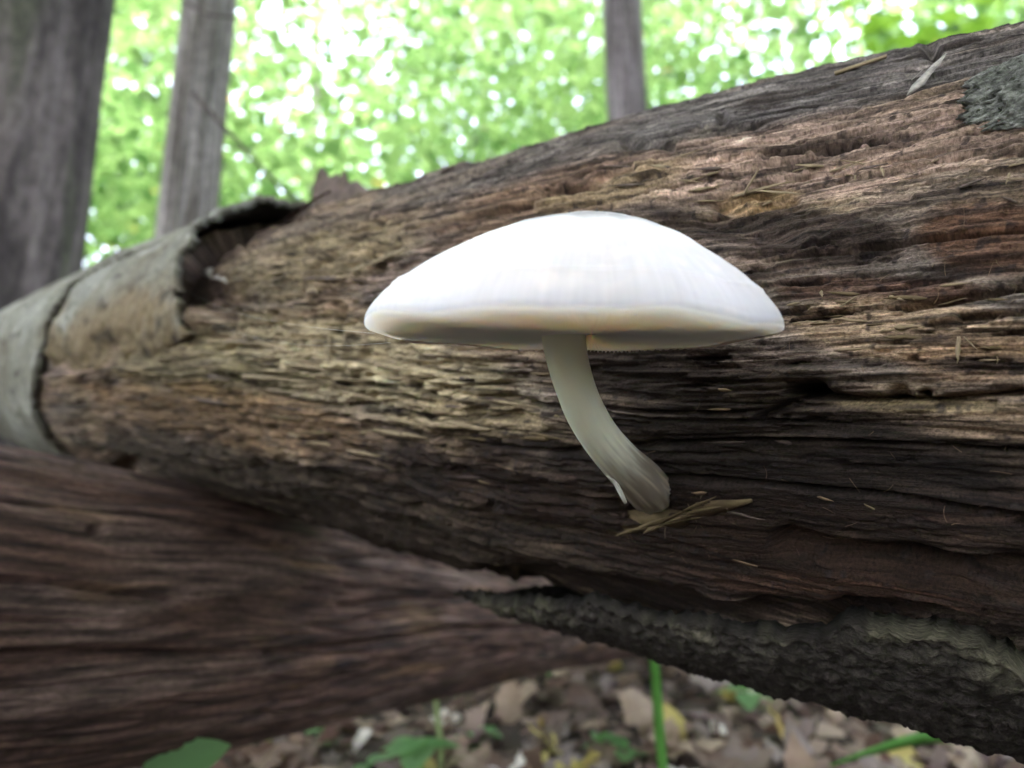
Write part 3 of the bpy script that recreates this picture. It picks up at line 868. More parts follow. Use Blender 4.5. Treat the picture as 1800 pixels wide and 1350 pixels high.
# fold under the margin and along the flesh above the gills
ur = np.array([.998, .99, .975, .955, .935, .91, .85, .7, .5, .3, .02])
uz = np.array([-.0004, -.0007, -.0009, -.0010, -.0011, -.0012, -.0014, -.0016, -.0016, -.0014, -.0010])
rr_a = np.concatenate([rr_, ur]); zz_a = np.concatenate([zz_, uz])
pa = np.linspace(0, 2 * np.pi, 960, endpoint=False)
RRm, PPm = np.meshgrid(rr_a, pa, indexing='ij')
ZZm = np.repeat(zz_a[:, None], len(pa), 1)
topmask = np.zeros_like(RRm); topmask[:len(rr_)] = 1
ZZm = ZZm + topmask * (.00035 * fbm(np.cos(PPm) * RRm * 5, np.sin(PPm) * RRm * 5, 3, 301) + .00012 * fbm(PPm * 6, RRm * 30, 2, 302) * sstep(.75, 1, RRm))
ZZm = ZZm + (1 - topmask) * (.00016 * np.sin(PPm * 240) * sstep(.955, .90, RRm) * sstep(.1, .3, RRm))
Vc = cap_pt(RRm, PPm, ZZm)
cc = np.broadcast_to(np.array([.52, .482, .478]), RRm.shape + (3,)).copy()
dn = fbm(np.cos(PPm) * RRm * 9, np.sin(PPm) * RRm * 9, 3, 303)
rdk = np.hypot(RRm * np.cos(PPm) - .02, RRm * np.sin(PPm))
cc = mixc(cc, np.array([.17, .16, .16]), sstep(.52, .34, rdk - .07 * dn) * topmask * .9)
cc = cc * (1 + topmask * (.10 * fbm(PPm * 40, RRm * 3, 3, 306) + .07 * fbm(PPm * 9, RRm * 9, 3, 307)))[..., None]
cc = mixc(cc, np.array([.70, .60, .53]), sstep(.1, .5, fbm(PPm * 5, RRm * 8, 3, 304)) * .35 * topmask)
cc = mixc(cc, np.array([.93, .84, .78]), 1 - topmask)
capm = mesh_np("cap", Vc.reshape(-1, 3), grid_faces(len(rr_a), len(pa), True)[:, ::-1], True, {"col": ('FLOAT_COLOR', cc.reshape(-1, 3)), "grain": ('FLOAT_VECTOR', np.stack([RRm, PPm, 0 * RRm], -1).reshape(-1, 3))})
cap_o = obj("cap", capm, M_cap, mush)
cap_o["label"] = "white dome-shaped cap with a grey brown crown"

# gills: thin plates hanging from the flesh
NG = 240
V = []; F = []
for i in range(NG):
    ph0 = 2 * np.pi * i / NG + rng.normal(0, .0015)
    if not (.12 < ph0 < 2.75): continue
    r_in = (.84, .88, .86, .89)[i % 4]
    rs = np.linspace(r_in, .95, 9)
    top = np.interp(rs, ur[::-1], uz[::-1]) + .0004
    bot = top - .0004 - (.00050 if i % 2 == 0 else .00035) * np.sin(np.clip((rs - r_in) / (.95 - r_in), 0.05, .95) * np.pi) ** .5
    hw = .00010
    k0 = len(V)
    for j in range(9):
        for sgn in (-1, 1):
            dph = sgn * hw / (CR * rs[j])
            V.append((rs[j], ph0 + dph, top[j])); V.append((rs[j], ph0 + dph * .6, bot[j]))
    for j in range(8):
        o_ = k0 + j * 4
        F += [[o_, o_ + 1, o_ + 5, o_ + 4], [o_ + 2, o_ + 6, o_ + 7, o_ + 3], [o_ + 1, o_ + 3, o_ + 7, o_ + 5]]
V = np.array(V)
gl = obj("gills", mesh_np("gills", cap_pt(V[:, 0], V[:, 1], V[:, 2]), np.array(F), False), M_gill, mush)
gl["kind"] = "stuff"; gl["label"] = "close-set pale pinkish gills under the cap"

# stem: swept ring along its curve
stem_px = [(990, 545, .1290, 83), (990, 585, .1300, 78), (997, 630, .1325, 73), (1011, 680, .1365, 70), (1030, 727, .1415, 70), (1058, 772, .1480, 70), (1092, 812, .1560, 73), (1123, 842, .1635, 79), (1146, 866, .1720, 76)]
sp = np.array([at(x, y, d) for x, y, d, w in stem_px]); sw = np.array([w / 1200 * d / 2 for x, y, d, w in stem_px])
ns, na = 110, 64
f = np.linspace(0, len(sp) - 1, ns)
def cr(P, f):
    i = np.clip(np.floor(f).astype(int), 0, len(P) - 2); t = (f - i)
    g = lambda k: P[np.clip(i + k, 0, len(P) - 1)]
    if P.ndim > 1: t = t[:, None]
    return .5 * (2 * g(0) + (g(1) - g(-1)) * t + (2 * g(-1) - 5 * g(0) + 4 * g(1) - g(2)) * t ** 2 + (3 * g(0) - g(-1) - 3 * g(1) + g(2)) * t ** 3)
A = cr(sp, f); W = cr(sw, f)
Tn = np.gradient(A, axis=0); Tn /= np.linalg.norm(Tn, axis=1)[:, None]
sd = np.cross(Tn, FW); sd /= np.linalg.norm(sd, axis=1)[:, None]
nd = np.cross(sd, Tn)
ang = np.linspace(0, 2 * np.pi, na, endpoint=False)
FF, AA = np.meshgrid(f / (len(sp) - 1), ang, indexing='ij')
fib = fbm(AA * 14, FF * 4, 3, 311) ; 
rs_ = W[:, None] * (1 + .015 * fbm(AA * 1.5, FF * 5, 2, 312) + .03 * fib * sstep(.6, 1, FF) + .16 * fbm(np.cos(AA) * 2.5 + 5, np.sin(AA) * 2.5 + FF * 8, 3, 315) * sstep(.84, 1, FF))
Vs = A[:, None] + rs_[..., None] * (np.cos(AA)[..., None] * sd[:, None] + np.sin(AA)[..., None] * nd[:, None])
sc = np.broadcast_to(np.array([.74, .74, .585]), FF.shape + (3,)).copy()
sc = mixc(sc, np.array([.085, .045, .028]), sstep(.55, .82, FF + .10 * fib + .05 * fbm(AA * 3, FF * 10, 2, 313)) * .85)
sc = mixc(sc, np.array([.50, .42, .31]), sstep(.15, .5, fbm(AA * 22, FF * 3, 3, 314)) * sstep(.4, .8, FF) * .6)
st = obj("stem", mesh_np("stem", Vs.reshape(-1, 3), grid_faces(ns, na, True)[:, ::-1], True, {"col": ('FLOAT_COLOR', sc.reshape(-1, 3)), "grain": ('FLOAT_VECTOR', np.stack([AA * .05, FF * .3, 0 * FF], -1).reshape(-1, 3))}), M_stem, mush)
st["label"] = "curved cream stem turning brown and fibrous at its base"
# torn white flesh at the foot of the stem
M_flesh = noise_mat("torn_flesh", (.52, .50, .42), (.72, .70, .60), 500, .7, bump=.2, bdist=.0003)
def tear(px0, py0, px1, py1, w0, d0, d1):
    p0, p1 = at(px0, py0, d0), at(px1, py1, d1)
    n = 6; side = np.cross(p1 - p0, FW); side /= np.linalg.norm(side)
    V = []
    for i in range(n):
        g = i / (n - 1); c_ = p0 + (p1 - p0) * g; w_ = w0 / 1200 * .16 * .5 * (1 - .7 * g) * (1 + .3 * rng.normal())
        V += [c_ - side * w_, c_ - FW * .0008, c_ + side * w_, c_ + FW * .0008]
    o = obj("torn_flesh", mesh_np("torn_flesh", np.array(V), np.concatenate([grid_faces(n, 4, True), [[3, 2, 1, 0]], [[(n - 1) * 4 + k for k in range(4)]]]), True), M_flesh, mush)
tear(1074, 832, 1100, 884, 16, .1535, .1575)

# bits of dirt on the crown of the cap
V = []; F = []
for (dx, dy, s_) in [(-.30, -.05, .8), (-.24, .1, .5), (.02, -.25, .9), (.05, -.05, .5), (-.1, -.28, .5), (-.45, -.1, .5), (-.6, .05, .6), (-.66, .0, .5), (.3, -.1, .4), (-.52, -.3, .4), (.4, -.2, .3), (-.72, -.1, .5)]:
    r_ = math.hypot(dx, dy); p_ = math.atan2(dy, dx)
    c_ = cap_pt(np.array(r_), np.array(p_), np.interp(r_, pr, ph_) + np.array(.0001))
    k0 = len(V); s_ *= .0006
    for v in ((1, 0, 0), (-1, 0, 0), (0, 1, 0), (0, -1, 0), (0, 0, 1), (0, 0, -1)):
        V.append(c_ + np.array(v) * s_ * rng.uniform(.6, 1.5))
    for t3 in ((0, 2, 4), (2, 1, 4), (1, 3, 4), (3, 0, 4), (2, 0, 5), (1, 2, 5), (3, 1, 5), (0, 3, 5)):
        F.append([k0 + q for q in t3])
o = obj("dirt_specks", mesh_np("dirt_specks", np.array(V), np.array(F), False), M_dchip, mush)
o["kind"] = "stuff"

# spider threads from the bark edge to the cap
def thread(p0, p1, sag, r=.00002):
    n = 14; V = []
    for i in range(n):
        g = i / (n - 1); c_ = p0 + (p1 - p0) * g - np.array([0, 0, sag * 4 * g * (1 - g)])
        for k in range(4):
            an = k * math.pi / 2
            V.append(c_ + r * (math.cos(an) * UP + math.sin(an) * FW))
    return mesh_np("spider_thread", np.array(V), grid_faces(n, 4, True), True)
pe = cap_pt(np.array(.985), np.array(math.pi * .98), np.array(-.001))
pb = cap_pt(np.array(.97), np.array(math.pi * .9), np.array(-.002))
for (x, y, tgt_, sg) in ((330, 512, pe, .004), (335, 528, pb, .009)):
    p, n, _, _ = surf(x, y)
    tag(obj("spider_thread", thread(p + n * .002, tgt_, sg), M_silk), "fine spider thread strung from the torn grey bark to the mushroom cap", "spider silk", "spider threads between bark and cap")

# ------------------------------------------------------------------ standing trees
def crown_mesh(name, centre, rad, n, size, seed, colA, colB, clumps=60):
    r = np.random.default_rng(seed)
    cl = r.normal(0, 1, (clumps, 3)); cl /= np.linalg.norm(cl, axis=1)[:, None]
    cl = cl * (r.random((clumps, 1)) ** .45) * rad
    k = r.integers(0, clumps, n)
    off = r.normal(0, 1, (n, 3)) * np.array([.32, .32, .13]) * (np.mean(rad) * .55)
    return leaf_cloud(name, centre + cl[k] + off, size, r, colA, colB, clump_id=k)

def leaf_cloud(name, P, size, r, colA, colB, clump_id=None, droop=.5):
    """each leaf a folded pointed blade of four faces"""
    n = len(P)
    az = r.uniform(0, 2 * np.pi, n); pit = r.normal(-.25, droop, n); rol = r.normal(0, .45, n)
    d = np.stack([np.cos(az) * np.cos(pit), np.sin(az) * np.cos(pit), np.sin(pit)], 1)
    h = np.stack([-np.sin(az), np.cos(az), 0 * az], 1)
    up = np.cross(d, h)
    sd_ = h * np.cos(rol)[:, None] + up * np.sin(rol)[:, None]
    nn = np.cross(d, sd_)
    L = (size * r.uniform(.6, 1.35, n))[:, None]; Wd = L * r.uniform(.36, .5, n)[:, None]
    tip = P + d * L - nn * L * .12
    base = P
    m1 = P + d * L * .38 - nn * L * .05
    l = m1 + sd_ * Wd + nn * L * .06; rr2 = m1 - sd_ * Wd + nn * L * .06
    V = np.stack([base, l, tip, rr2, m1], 1).reshape(-1, 3)
    o_ = np.arange(n)[:, None] * 5
    F = np.concatenate([o_ + np.array([[0, 4, 1]]), o_ + np.array([[4, 2, 1]]), o_ + np.array([[0, 3, 4]]), o_ + np.array([[4, 3, 2]])])
    t = r.random((n, 1))
    if clump_id is not None:
        t = .3 * t + .7 * hash01(clump_id, 77)[:, None]
    colr = colA + (colB - colA) * t
    yel = r.random((n, 1)) < .004
    colr = np.where(yel, np.array([[.24, .17, .03]]), colr)
    return mesh_np(name, V, F, False, {"col": ('FLOAT_COLOR', np.repeat(colr, 5, 0))})

G0, G1 = np.array([.030, .085, .016]), np.array([.125, .215, .060])

def trunk_mesh(name, p0, lean, r0, h, seed, ca, cb, furrow=.06, ns_=150, na_=160, taper=.35):
    zz = np.concatenate([np.linspace(-.08, 1.6, ns_), np.linspace(1.6, h, 40)[1:]])
    aa = np.linspace(0, 2 * np.pi, na_, endpoint=False)
    Z, A_ = np.meshgrid(zz, aa, indexing='ij')
    cx, sx = np.cos(A_), np.sin(A_)
    nz = fbm(cx * 2.2 + Z * .35, sx * 2.2 + 3.1, 2, seed)
    fz = fbm(A_ / (2 * np.pi) * 26, Z * 1.6, 3, seed + 1)
    w = A_ / (2 * np.pi)
    edge = np.clip(np.minimum(w, 1 - w) * 12, 0, 1)
    rad = r0 * (1 - taper * np.clip(Z, 0, h) / h) * (1 + .10 * nz + furrow * fz * edge) + r0 * .5 * np.exp(-np.clip(Z + .08, 0, 9) / .12)
    X_ = p0[0] + lean[0] * Z + rad * cx; Y_ = p0[1] + lean[1] * Z + rad * sx
    V = np.stack([X_, Y_, Z + p0[2]], -1).reshape(-1, 3)
    g1 = fbm(A_ * 2.5, Z * 2.2, 4, seed + 3); g2 = fbm(A_ * 9, Z * 3, 3, seed + 4)
    c_ = ca + (cb - ca) * sstep(-.35, .4, g1 + .4 * g2)[..., None]
    c_ = mixc(c_, np.array([.075, .08, .05]), sstep(.15, .5, fbm(A_ * 1.7, Z * 1.1, 3, seed + 6)) * .7)
    c_ = c_ * (.80 * (1 + .45 * fz))[..., None]
    return mesh_np(name, V, grid_faces(len(zz), na_, True), True, {"col": ('FLOAT_COLOR', np.clip(c_, .01, .6).reshape(-1, 3)), "grain": ('FLOAT_VECTOR', np.stack([Z, A_ * r0, 0 * Z], -1).reshape(-1, 3))})

def limbs(name, p_top, n, length, r0, seed, mat, parent):
    """a few tapered limbs from the top of a trunk"""
    r = np.random.default_rng(seed)
    for q in range(n):
        an = q * 2.4 + r.uniform(-.4, .4); el = r.uniform(.5, 1.0)
        p = np.array(p_top) - np.array([0, 0, r.uniform(0, 1.2)])
        d = np.array([math.cos(an) * math.cos(el), math.sin(an) * math.cos(el), math.sin(el)])
        V = []; m_ = 9
        for i in range(m_):
            g = i / (m_ - 1)
            c_ = p + d * length * g + np.array([0, 0, .25 * length * g * g])
            rad = r0 * (1 - .85 * g)
            s1 = np.cross(d, [0, 0, 1.0]); s1 /= np.linalg.norm(s1); s2 = np.cross(s1, d)
            for k in range(8):
                t = k * math.pi / 4
                V.append(c_ + rad * (math.cos(t) * s1 + math.sin(t) * s2))
        V = np.array(V)
        cl = np.tile(np.array([[.13, .105, .085]]), (len(V), 1))
        obj("limb", mesh_np("limb", V, grid_faces(m_, 8, True), True, {"col": ('FLOAT_COLOR', cl), "grain": ('FLOAT_VECTOR', V)}), mat, parent)

def tree(name, px, depth, wpx, lean, label, seed, ca, cb, h=9.0, crown_off=(0, 1.5, 0), furrow=.05, group=None, crown_n=5000, crown_r=(2.0, 2.0, 1.8)):
    x = (px - 900) / 1200.0 * depth; y = depth * math.cos(PITCH)
    # centre depth along the ground, width at mid height of the picture
    r0 = wpx / 2400.0 * depth
    p0 = np.array([x, y, float(terrain(np.array(x), np.array(y)))])
    e = tag(empty(name, p0), label, "tree", group)
    obj("trunk", trunk_mesh("trunk", p0, lean, r0, h, seed, ca, cb, furrow), M_trunk, e)
    top = p0 + np.array([lean[0] * h, lean[1] * h, h])
    limbs("limb", top, 4, 2.0, r0 * .4, seed, M_trunk, e)
    c_ = top + np.array(crown_off) + np.array([0, 0, .8])
    obj("crown", crown_mesh("crown", c_, np.array(crown_r), crown_n, .10, seed + 9, G0, G1), M_leaf, e)
    return e, p0, r0

br0, br1 = np.array([.060, .049, .047]), np.array([.155, .128, .122])
gr0, gr1 = np.array([.15, .128, .112]), np.array([.34, .305, .285])
t1, _, _ = tree("tree", -62, 1.55, 290, (.028, 0.0), "thick dark brown trunk with a deep vertical furrow, left of the slimmer grey tree", 401, br0, br1, 9, (-1.5, 1.5, 0), .07)
t2, p_t2, r_t2 = tree("tree", 290, 2.45, 102, (.024, .0), "straight grey brown trunk rising behind the bark-covered end of the log", 421, gr0, gr1, 9, (-1.0, 2.2, 0), .05)
t3, _, _ = tree("tree", 1130, 3.3, 80, (-.018, .0), "slim dark grey trunk rising behind the crest of the log", 441, br0 * 1.9, br1 * 2.0 * np.array([.95, .98, 1.08]), 9, (1.0, 2.2, 0), .05)
# thin dead branch crossing the grey trunk
def branch(pts, r0, parent, name="branch"):
    P = np.array([at(*p) for p in pts]); m_ = 24
    ff = np.linspace(0, len(P) - 1, m_); A_ = cr(P, ff); V = []
    for i in range(m_):
        rad = r0 * (1 - .6 * i / m_)
        for k in range(6):
            t = k * math.pi / 3
            V.append(A_[i] + rad * (math.cos(t) * UP + math.sin(t) * RT))
    V = np.array(V); cl = np.tile(np.array([[.07, .055, .045]]), (len(V), 1))
    obj(name, mesh_np(name, V, grid_faces(m_, 6, True), True, {"col": ('FLOAT_COLOR', cl), "grain": ('FLOAT_VECTOR', V)}), M_trunk, parent)
branch([(338, 165, 2.36), (372, 200, 2.28), (410, 240, 2.22), (450, 285, 2.18), (500, 335, 2.15), (530, 360, 2.12)], .009, t2)
branch([(330, 5, 2.40), (365, 25, 2.32), (420, 30, 2.28)], .008, t2)
branch([(405, 260, 2.22), (430, 262, 2.1), (470, 250, 2.05)], .004, t2)
# slender trees deeper in the wood
for i, (px, dep, w, ln, sd_) in enumerate(((985, 9.5, 18, .03, 471), (545, 10.0, 20, -.02, 481), (1440, 9.5, 26, .0, 491), (840, 11.0, 18, .01, 461))):
    tree("tree", px, dep, w, (ln, 0), "slender pale trunk half hidden among the blurred green leaves", sd_, gr0, gr1, 10, (0, 1.5, 0), .04, "slender trees deep in the wood", 2500)

# ------------------------------------------------------------------ green wood behind the log, plus unseen leaf screens added for shade
def wood_mass(name, n_cl, az0, az1, r0, r1, z0, z1, per, size, seed, spread=(.45, .45, .16), dens=None):
    r = np.random.default_rng(seed)
    az = r.uniform(az0, az1, n_cl); d = np.sqrt(r.uniform(r0 ** 2, r1 ** 2, n_cl))
    z = r.uniform(z0, z1, n_cl)
    c_ = np.stack([np.sin(az) * d, np.cos(az) * d, z], 1)
    keep = np.ones(n_cl, bool)
    if dens is not None:
        keep = r.random(n_cl) < dens(az, d, z)
    c_ = c_[keep]
    k = np.repeat(np.arange(len(c_)), per)
    sp_ = np.array(spread)[None] * r.uniform(.6, 1.5, (len(c_), 1))
    P = c_[k] + r.normal(0, 1, (len(k), 3)) * sp_[k]
    ok = np.hypot(P[:, 0], P[:, 1]) > min(r0, 3.6) * .95
    return leaf_cloud(name, P[ok], size, r, G0, G1, clump_id=k[ok])

def dens_front(az, d, z):
    el = np.arctan2(z - .3, d)
    hole = fbm(az * 3.6, el * 5.5, 3, 601) + .40 * np.exp(-((az + .31) / .12) ** 2 - ((el - .52) / .14) ** 2) + .2 * np.exp(-((az - .22) / .10) ** 2 - ((el - .30) / .08) ** 2)
    return np.where(el > R_(43), 0, np.clip(1.0 - .9 * sstep(.02, .30, hole), .05, 1))
o = obj("forest_foliage", wood_mass("forest_foliage", 1900, R_(-50), R_(50), 3.8, 11.0, .3, 9.5, 95, .10, 611, (.62, .62, .20), dens=dens_front), M_leaf)
tag(o, "bright green blurred leaves of the wood behind the log", "foliage", kind="stuff")
o = obj("forest_foliage", wood_mass("forest_foliage", 1300, R_(50), R_(310), 5.0, 12.0, .1, 5.0, 42, .17, 621, (.6, .6, .25)), M_leaf)  # added out of view, blocks low light from the sides and behind
tag(o, "unseen leaf screen added beside and behind the camera to block low light", "foliage", kind="stuff")
o = obj("far_wood", wood_mass("far_wood", 500, R_(-60), R_(60), 12.0, 22.0, .1, 9.0, 55, .34, 631, (.9, .9, .4)), M_leaf)
tag(o, "pale green mass of the far wood", "foliage", kind="stuff")
def canopy():  # leaves added above the camera to shade log and mushroom
    r = np.random.default_rng(651)
    n_cl = 950
    rad = np.sqrt(r.random(n_cl)) * 6.2; an = r.uniform(0, 6.283, n_cl)
    c_ = np.stack([rad * np.cos(an), rad * np.sin(an) - 3.4, r.uniform(5.0, 7.5, n_cl)], 1)
    k = np.repeat(np.arange(n_cl), 55)
    P = c_[k] + r.normal(0, 1, (len(k), 3)) * np.array([.55, .55, .2])
    return leaf_cloud("added_canopy", P, .17, r, G0, G1, clump_id=k)
tag(obj("added_canopy", canopy(), M_leaf), "unseen leaf canopy added overhead to dim the foreground", "foliage", kind="stuff")
# a nearer spray of lime leaves above the upper end of the log
def sapling():
    r = np.random.default_rng(641)
    p0 = np.array([1.75, 2.9, 0.0])
    e = tag(empty("sapling", p0), "young tree with lime green leaves spreading above the upper end of the log", "tree")
    V = []; m_ = 20
    for i in range(m_):
        g = i / (m_ - 1); c_ = p0 + np.array([.15 * g, .1 * g, 2.4 * g])
        for k in range(8):
            V.append(c_ + .016 * (1 - .7 * g) * np.array([math.cos(k * math.pi / 4), math.sin(k * math.pi / 4), 0]))
    V = np.array(V); cl = np.tile(np.array([[.10, .08, .06]]), (len(V), 1))
    obj("trunk", mesh_np("trunk", V, grid_faces(m_, 8, True), True, {"col": ('FLOAT_COLOR', cl), "grain": ('FLOAT_VECTOR', V)}), M_trunk, e)
    P = []
    for q in range(16):
        an = r.uniform(0, 6.28); h = r.uniform(1.0, 2.4); ln = r.uniform(.4, .9)
        d = np.array([math.cos(an), math.sin(an), .1])
        g = r.random((42, 1))
        P.append(p0 + np.array([.1, .1, h]) + d * ln * g + r.normal(0, 1, (42, 3)) * np.array([.10, .10, .04]))
    obj("crown", leaf_cloud("crown", np.concatenate(P), .085, r, np.array([.075, .16, .012]), np.array([.11, .22, .02]), droop=.3), M_leaf, e)
sapling()

# ------------------------------------------------------------------ fallen leaves
def dead_leaf_mesh(seed, ca, cb, lobed):
    r = np.random.default_rng(seed)
    m_ = 13
    V = []; F = []
    curl = r.uniform(.3, 1.1); tw = r.normal(0, .5); bend = r.normal(.2, .5)
    wd = r.uniform(.19, .30)
    for i in range(m_):
        g = i / (m_ - 1)
        w_ = wd * math.sin(math.pi * g ** .8) ** 1.25 * (1 + (.42 * math.sin(g * 19 + 1) if lobed else .08 * r.normal())) + .006
        zc = bend * (g - .5) ** 2 + .04 * r.normal() * .5
        for k, t in enumerate((-1, -.5, 0, .5, 1)):
            V.append((g - .5, w_ * t, zc + curl * (w_ * t) ** 2 * 2.2 + tw * w_ * t * (g - .5) + (.02 if k in (1, 3) else 0)))
    F = grid_faces(m_, 5)
    V = np.array(V); V[:, 2] -= V[:, 2].min()
    t = (.5 + .5 * fbm(V[:, 0] * 5, V[:, 1] * 7, 3, seed))[:, None]
    c_ = ca + (cb - ca) * t
    return mesh_np("fallen_leaf", V, F, True, {"col": ('FLOAT_COLOR', c_)})
kinds = [("brown", "dry brown fallen leaf lying on the forest floor", np.array([.065, .042, .03]), np.array([.15, .10, .07])),
         ("tan", "pale tan fallen leaf lying on the forest floor", np.array([.17, .125, .085]), np.array([.32, .24, .17])),
         ("grey", "pinkish grey fallen leaf lying on the forest floor", np.array([.11, .085, .072]), np.array([.23, .185, .16])),
         ("yellow", "yellow fallen leaf lying on the forest floor", np.array([.28, .23, .06]), np.array([.40, .34, .11])),
         ("cream", "bleached cream fallen leaf lying on the forest floor", np.array([.42, .39, .33]), np.array([.58, .55, .48]))]
protos = {}
for i, (nm, lb, ca, cb) in enumerate(kinds):
    ms = []
    for v in range(4):
        me = dead_leaf_mesh(700 + i * 10 + v, ca, cb, v % 2 == 1); me.materials.append(M_litter); ms.append(me)
    protos[nm] = (ms, lb)
pick = ["brown"] * 8 + ["grey"] * 6 + ["tan"] * 5 + ["yellow"] * 1 + ["cream"] * 1
cnt = 0
while cnt < 298:
    px, py = rng.uniform(330, 1830), rng.uniform(1165, 1420)
    p = ground_at(px, py)
    nm = pick[rng.integers(len(pick))]
    ms, lb = protos[nm]
    o = bpy.data.objects.new("fallen_leaf", ms[rng.integers(4)]); COL.objects.link(o)
    z = float(terrain(np.array(p[0]), np.array(p[1])))
    o.location = (p[0], p[1], z + rng.uniform(.0, .012))
    s_ = rng.uniform(.035, .080)
    o.scale = (s_, s_, s_)
    o.rotation_euler = (rng.normal(0, .5) + (math.pi if rng.random() < .4 else 0), rng.normal(0, .45), rng.uniform(0, 6.28))
    if abs(o.rotation_euler[0]) > 1.5: o.location.z += .3 * s_
    tag(o, lb, "leaf", nm + " fallen leaves on the forest floor")
    cnt += 1
# the litter under and beyond them
def litter():
    r = np.random.default_rng(731)
    n = 9000
    d = np.sqrt(r.uniform(0, 1, n)) ** 1.3 * 7; az = r.uniform(0, 6.28, n)
    x, y = d * np.cos(az), d * np.sin(az)
    m = 6000                                    # thick in the hollow under the log
    x = np.concatenate([x, r.uniform(-.8, 1.6, m)]); y = np.concatenate([y, r.uniform(.5, 2.0, m)]); n += m
    z = terrain(x, y) + r.uniform(.001, .012, n)
    P = np.stack([x, y, z], 1)
    me = leaf_cloud("leaf_litter", P, .036, r, np.array([.030, .019, .013]), np.array([.22, .16, .12]), droop=.35)
    return me
o = tag(obj("leaf_litter", litter(), M_litter), "brown leaf litter covering the forest floor", "leaf litter", kind="stuff")

# ------------------------------------------------------------------ green plants on the ground
def blade(name, pts, w, label, group=None, mat=None, flat=RT):
    """ribbon with a folded midrib through picture points (px, py, depth)"""
    P = np.array([at(*p) for p in pts]); m_ = 26
    ff = np.linspace(0, len(P) - 1, m_); A_ = cr(P, ff)
    V = []
    for i in range(m_):
        g = i / (m_ - 1); w_ = w * np.interp(g, [0, .25, .7, 1], [.75, 1, .9, .06])
        t = A_[min(i + 1, m_ - 1)] - A_[max(i - 1, 0)]; t /= np.linalg.norm(t)
        s_ = flat - t * (flat @ t); s_ /= np.linalg.norm(s_); n_ = np.cross(s_, t)
        V += [A_[i] - s_ * w_, A_[i] - n_ * w_ * .35, A_[i] + s_ * w_, A_[i] - n_ * w_ * .35 + n_ * w_ * .12]
    V = np.array(V)
    o = obj(name, mesh_np(name, V, grid_faces(m_, 4, True), True), mat or M_grass)
    return tag(o, label, "grass", group)
def foot(px, py, depth):
    p = at(px, py, depth)
    return (px, py, depth)
gd = .62
p_b = ground_at(1168, 1400)
def gpix(p):
    x, y, d = to_px(np.array(p)); return (float(x), float(y), float(d))
gb = at(1170, 1350, .60); gb[2] = 0.0
blade("grass_blade", [gpix(gb + np.array([.004, 0, 0])), (1163, 1330, .60), (1155, 1230, .60), (1149, 1150, .60), (1143, 1040, .60)], .0046, "upright bright green grass blade standing behind the bark slab")
gb = at(1690, 1340, .62); gb[2] = 0
blade("grass_blade", [gpix(gb + np.array([.10, .05, 0])), (1830, 1325, .66), (1750, 1302, .64), (1640, 1295, .62), (1540, 1318, .60), (1455, 1348, .58)], .0062, "arching green grass blade bending over below the bark slab", flat=UP)
gb = at(772, 1350, .72); gb[2] = 0
blade("grass_blade", [gpix(gb), (775, 1330, .72), (769, 1260, .72), (765, 1215, .72), (763, 1190, .72)], .0032, "thin pale green stalk standing beside the reddish brown log", mat=noise_mat("pale_stalk", (.20, .26, .10), (.28, .34, .15), 80, .6, bump=.1))
gb = at(470, 1350, .75); gb[2] = 0
blade("grass_blade", [gpix(gb), (470, 1340, .75), (474, 1300, .75), (478, 1250, .75)], .0035, "short yellowish green stalk close under the reddish brown log", mat=noise_mat("yellow_stalk", (.22, .24, .07), (.30, .31, .10), 80, .6, bump=.1))

def broad_leaf(parent, p, d, L, W_, nrm, name="leaf"):
    d = np.array(d, float); d /= np.linalg.norm(d); nrm = np.array(nrm, float); s_ = np.cross(d, nrm); s_ /= np.linalg.norm(s_); n_ = np.cross(s_, d)
    V = []; m_ = 11
    for i in range(m_):
        g = i / (m_ - 1); w_ = W_ * math.sin(math.pi * min(1, g ** .75)) ** .8 + .0006
        for t in (-1, -.5, 0, .5, 1):
            V.append(np.array(p) + d * L * g + s_ * w_ * t + n_ * (.25 * abs(t) * w_ - .5 * L * g * g * .35))
    V = np.array(V); tt = rng.uniform(.2, 1)
    cl = np.tile((np.array([.07, .17, .05]) * (1 - tt) + np.array([.14, .27, .11]) * tt)[None], (len(V), 1))
    return obj(name, mesh_np(name, V, grid_faces(m_, 5), True, {"col": ('FLOAT_COLOR', cl)}), M_leaf, parent)
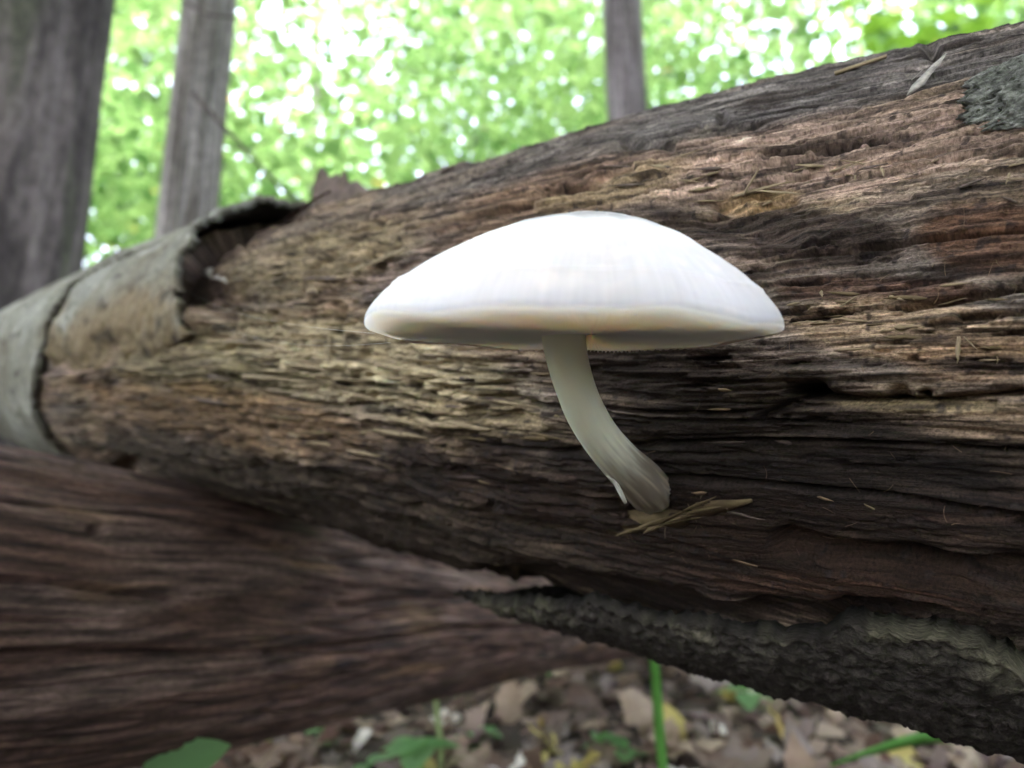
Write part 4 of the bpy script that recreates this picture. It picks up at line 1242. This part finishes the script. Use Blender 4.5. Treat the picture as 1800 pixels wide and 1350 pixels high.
def seedling(px, py, hgt, n, L, label, group=None):
    p = ground_at(px, py); p[2] = float(terrain(np.array(p[0]), np.array(p[1])))
    e = tag(empty("seedling", p), label, "plant", group)
    V = []
    for i in range(6):
        g = i / 5
        for k in range(5):
            V.append(p + np.array([.002 * (1 - .5 * g) * math.cos(k * 1.257) + .004 * math.sin(g * 2), .002 * (1 - .5 * g) * math.sin(k * 1.257), -.004 + (hgt + .004) * g]))
    obj("stalk", mesh_np("stalk", np.array(V), grid_faces(6, 5, True), True), M_grass, e)
    a0 = rng.uniform(0, 6.28)
    top = p + np.array([.004 * math.sin(2), 0, hgt])
    for q in range(n):
        an = a0 + q * 6.283 / n + rng.normal(0, .25)
        broad_leaf(e, top - np.array([0, 0, .004 * q]), (math.cos(an), math.sin(an), rng.uniform(-.05, .35)), L * rng.uniform(.75, 1.15), L * .3, (0, 0, 1))
    return e
seedling(1310, 1262, .030, 4, .05, "low green seedling with pale leaves beneath the bark slab")
seedling(735, 1392, .05, 5, .055, "leafy green seedling beside the thin pale stalk")
for (x, y) in ((1095, 1350), (1420, 1200), (840, 1330), (640, 1370), (1560, 1240), (1240, 1190), (560, 1310), (1050, 1345), (960, 1200), (800, 1240)):
    seedling(x, y, rng.uniform(.012, .03), rng.integers(3, 5), rng.uniform(.022, .038), "tiny green seedling among the fallen leaves", "tiny seedlings among the fallen leaves")
# broad leaf at the foot of the reddish log
pg = ground_at(300, 1420)
e = tag(empty("broadleaf_plant", pg), "plant with one broad smooth green leaf in front of the reddish brown log", "plant")
pt = at(245, 1375, .335)
e.location = tuple(pt * np.array([1, 1, 0]))
V = []
for i in range(8):
    g = i / 7
    for k in range(5):
        V.append(np.array([pt[0], pt[1], 0]) + np.array([.0018 * math.cos(k * 1.257), .0018 * math.sin(k * 1.257), (pt[2] + .001) * g]))
obj("stalk", mesh_np("stalk", np.array(V), grid_faces(8, 5, True), True), M_grass, e)
broad_leaf(e, pt, RT * 1.0 + UP * .42 + FW * .1, .043, .011, UP * .55 - FW * .8 + RT * .0)
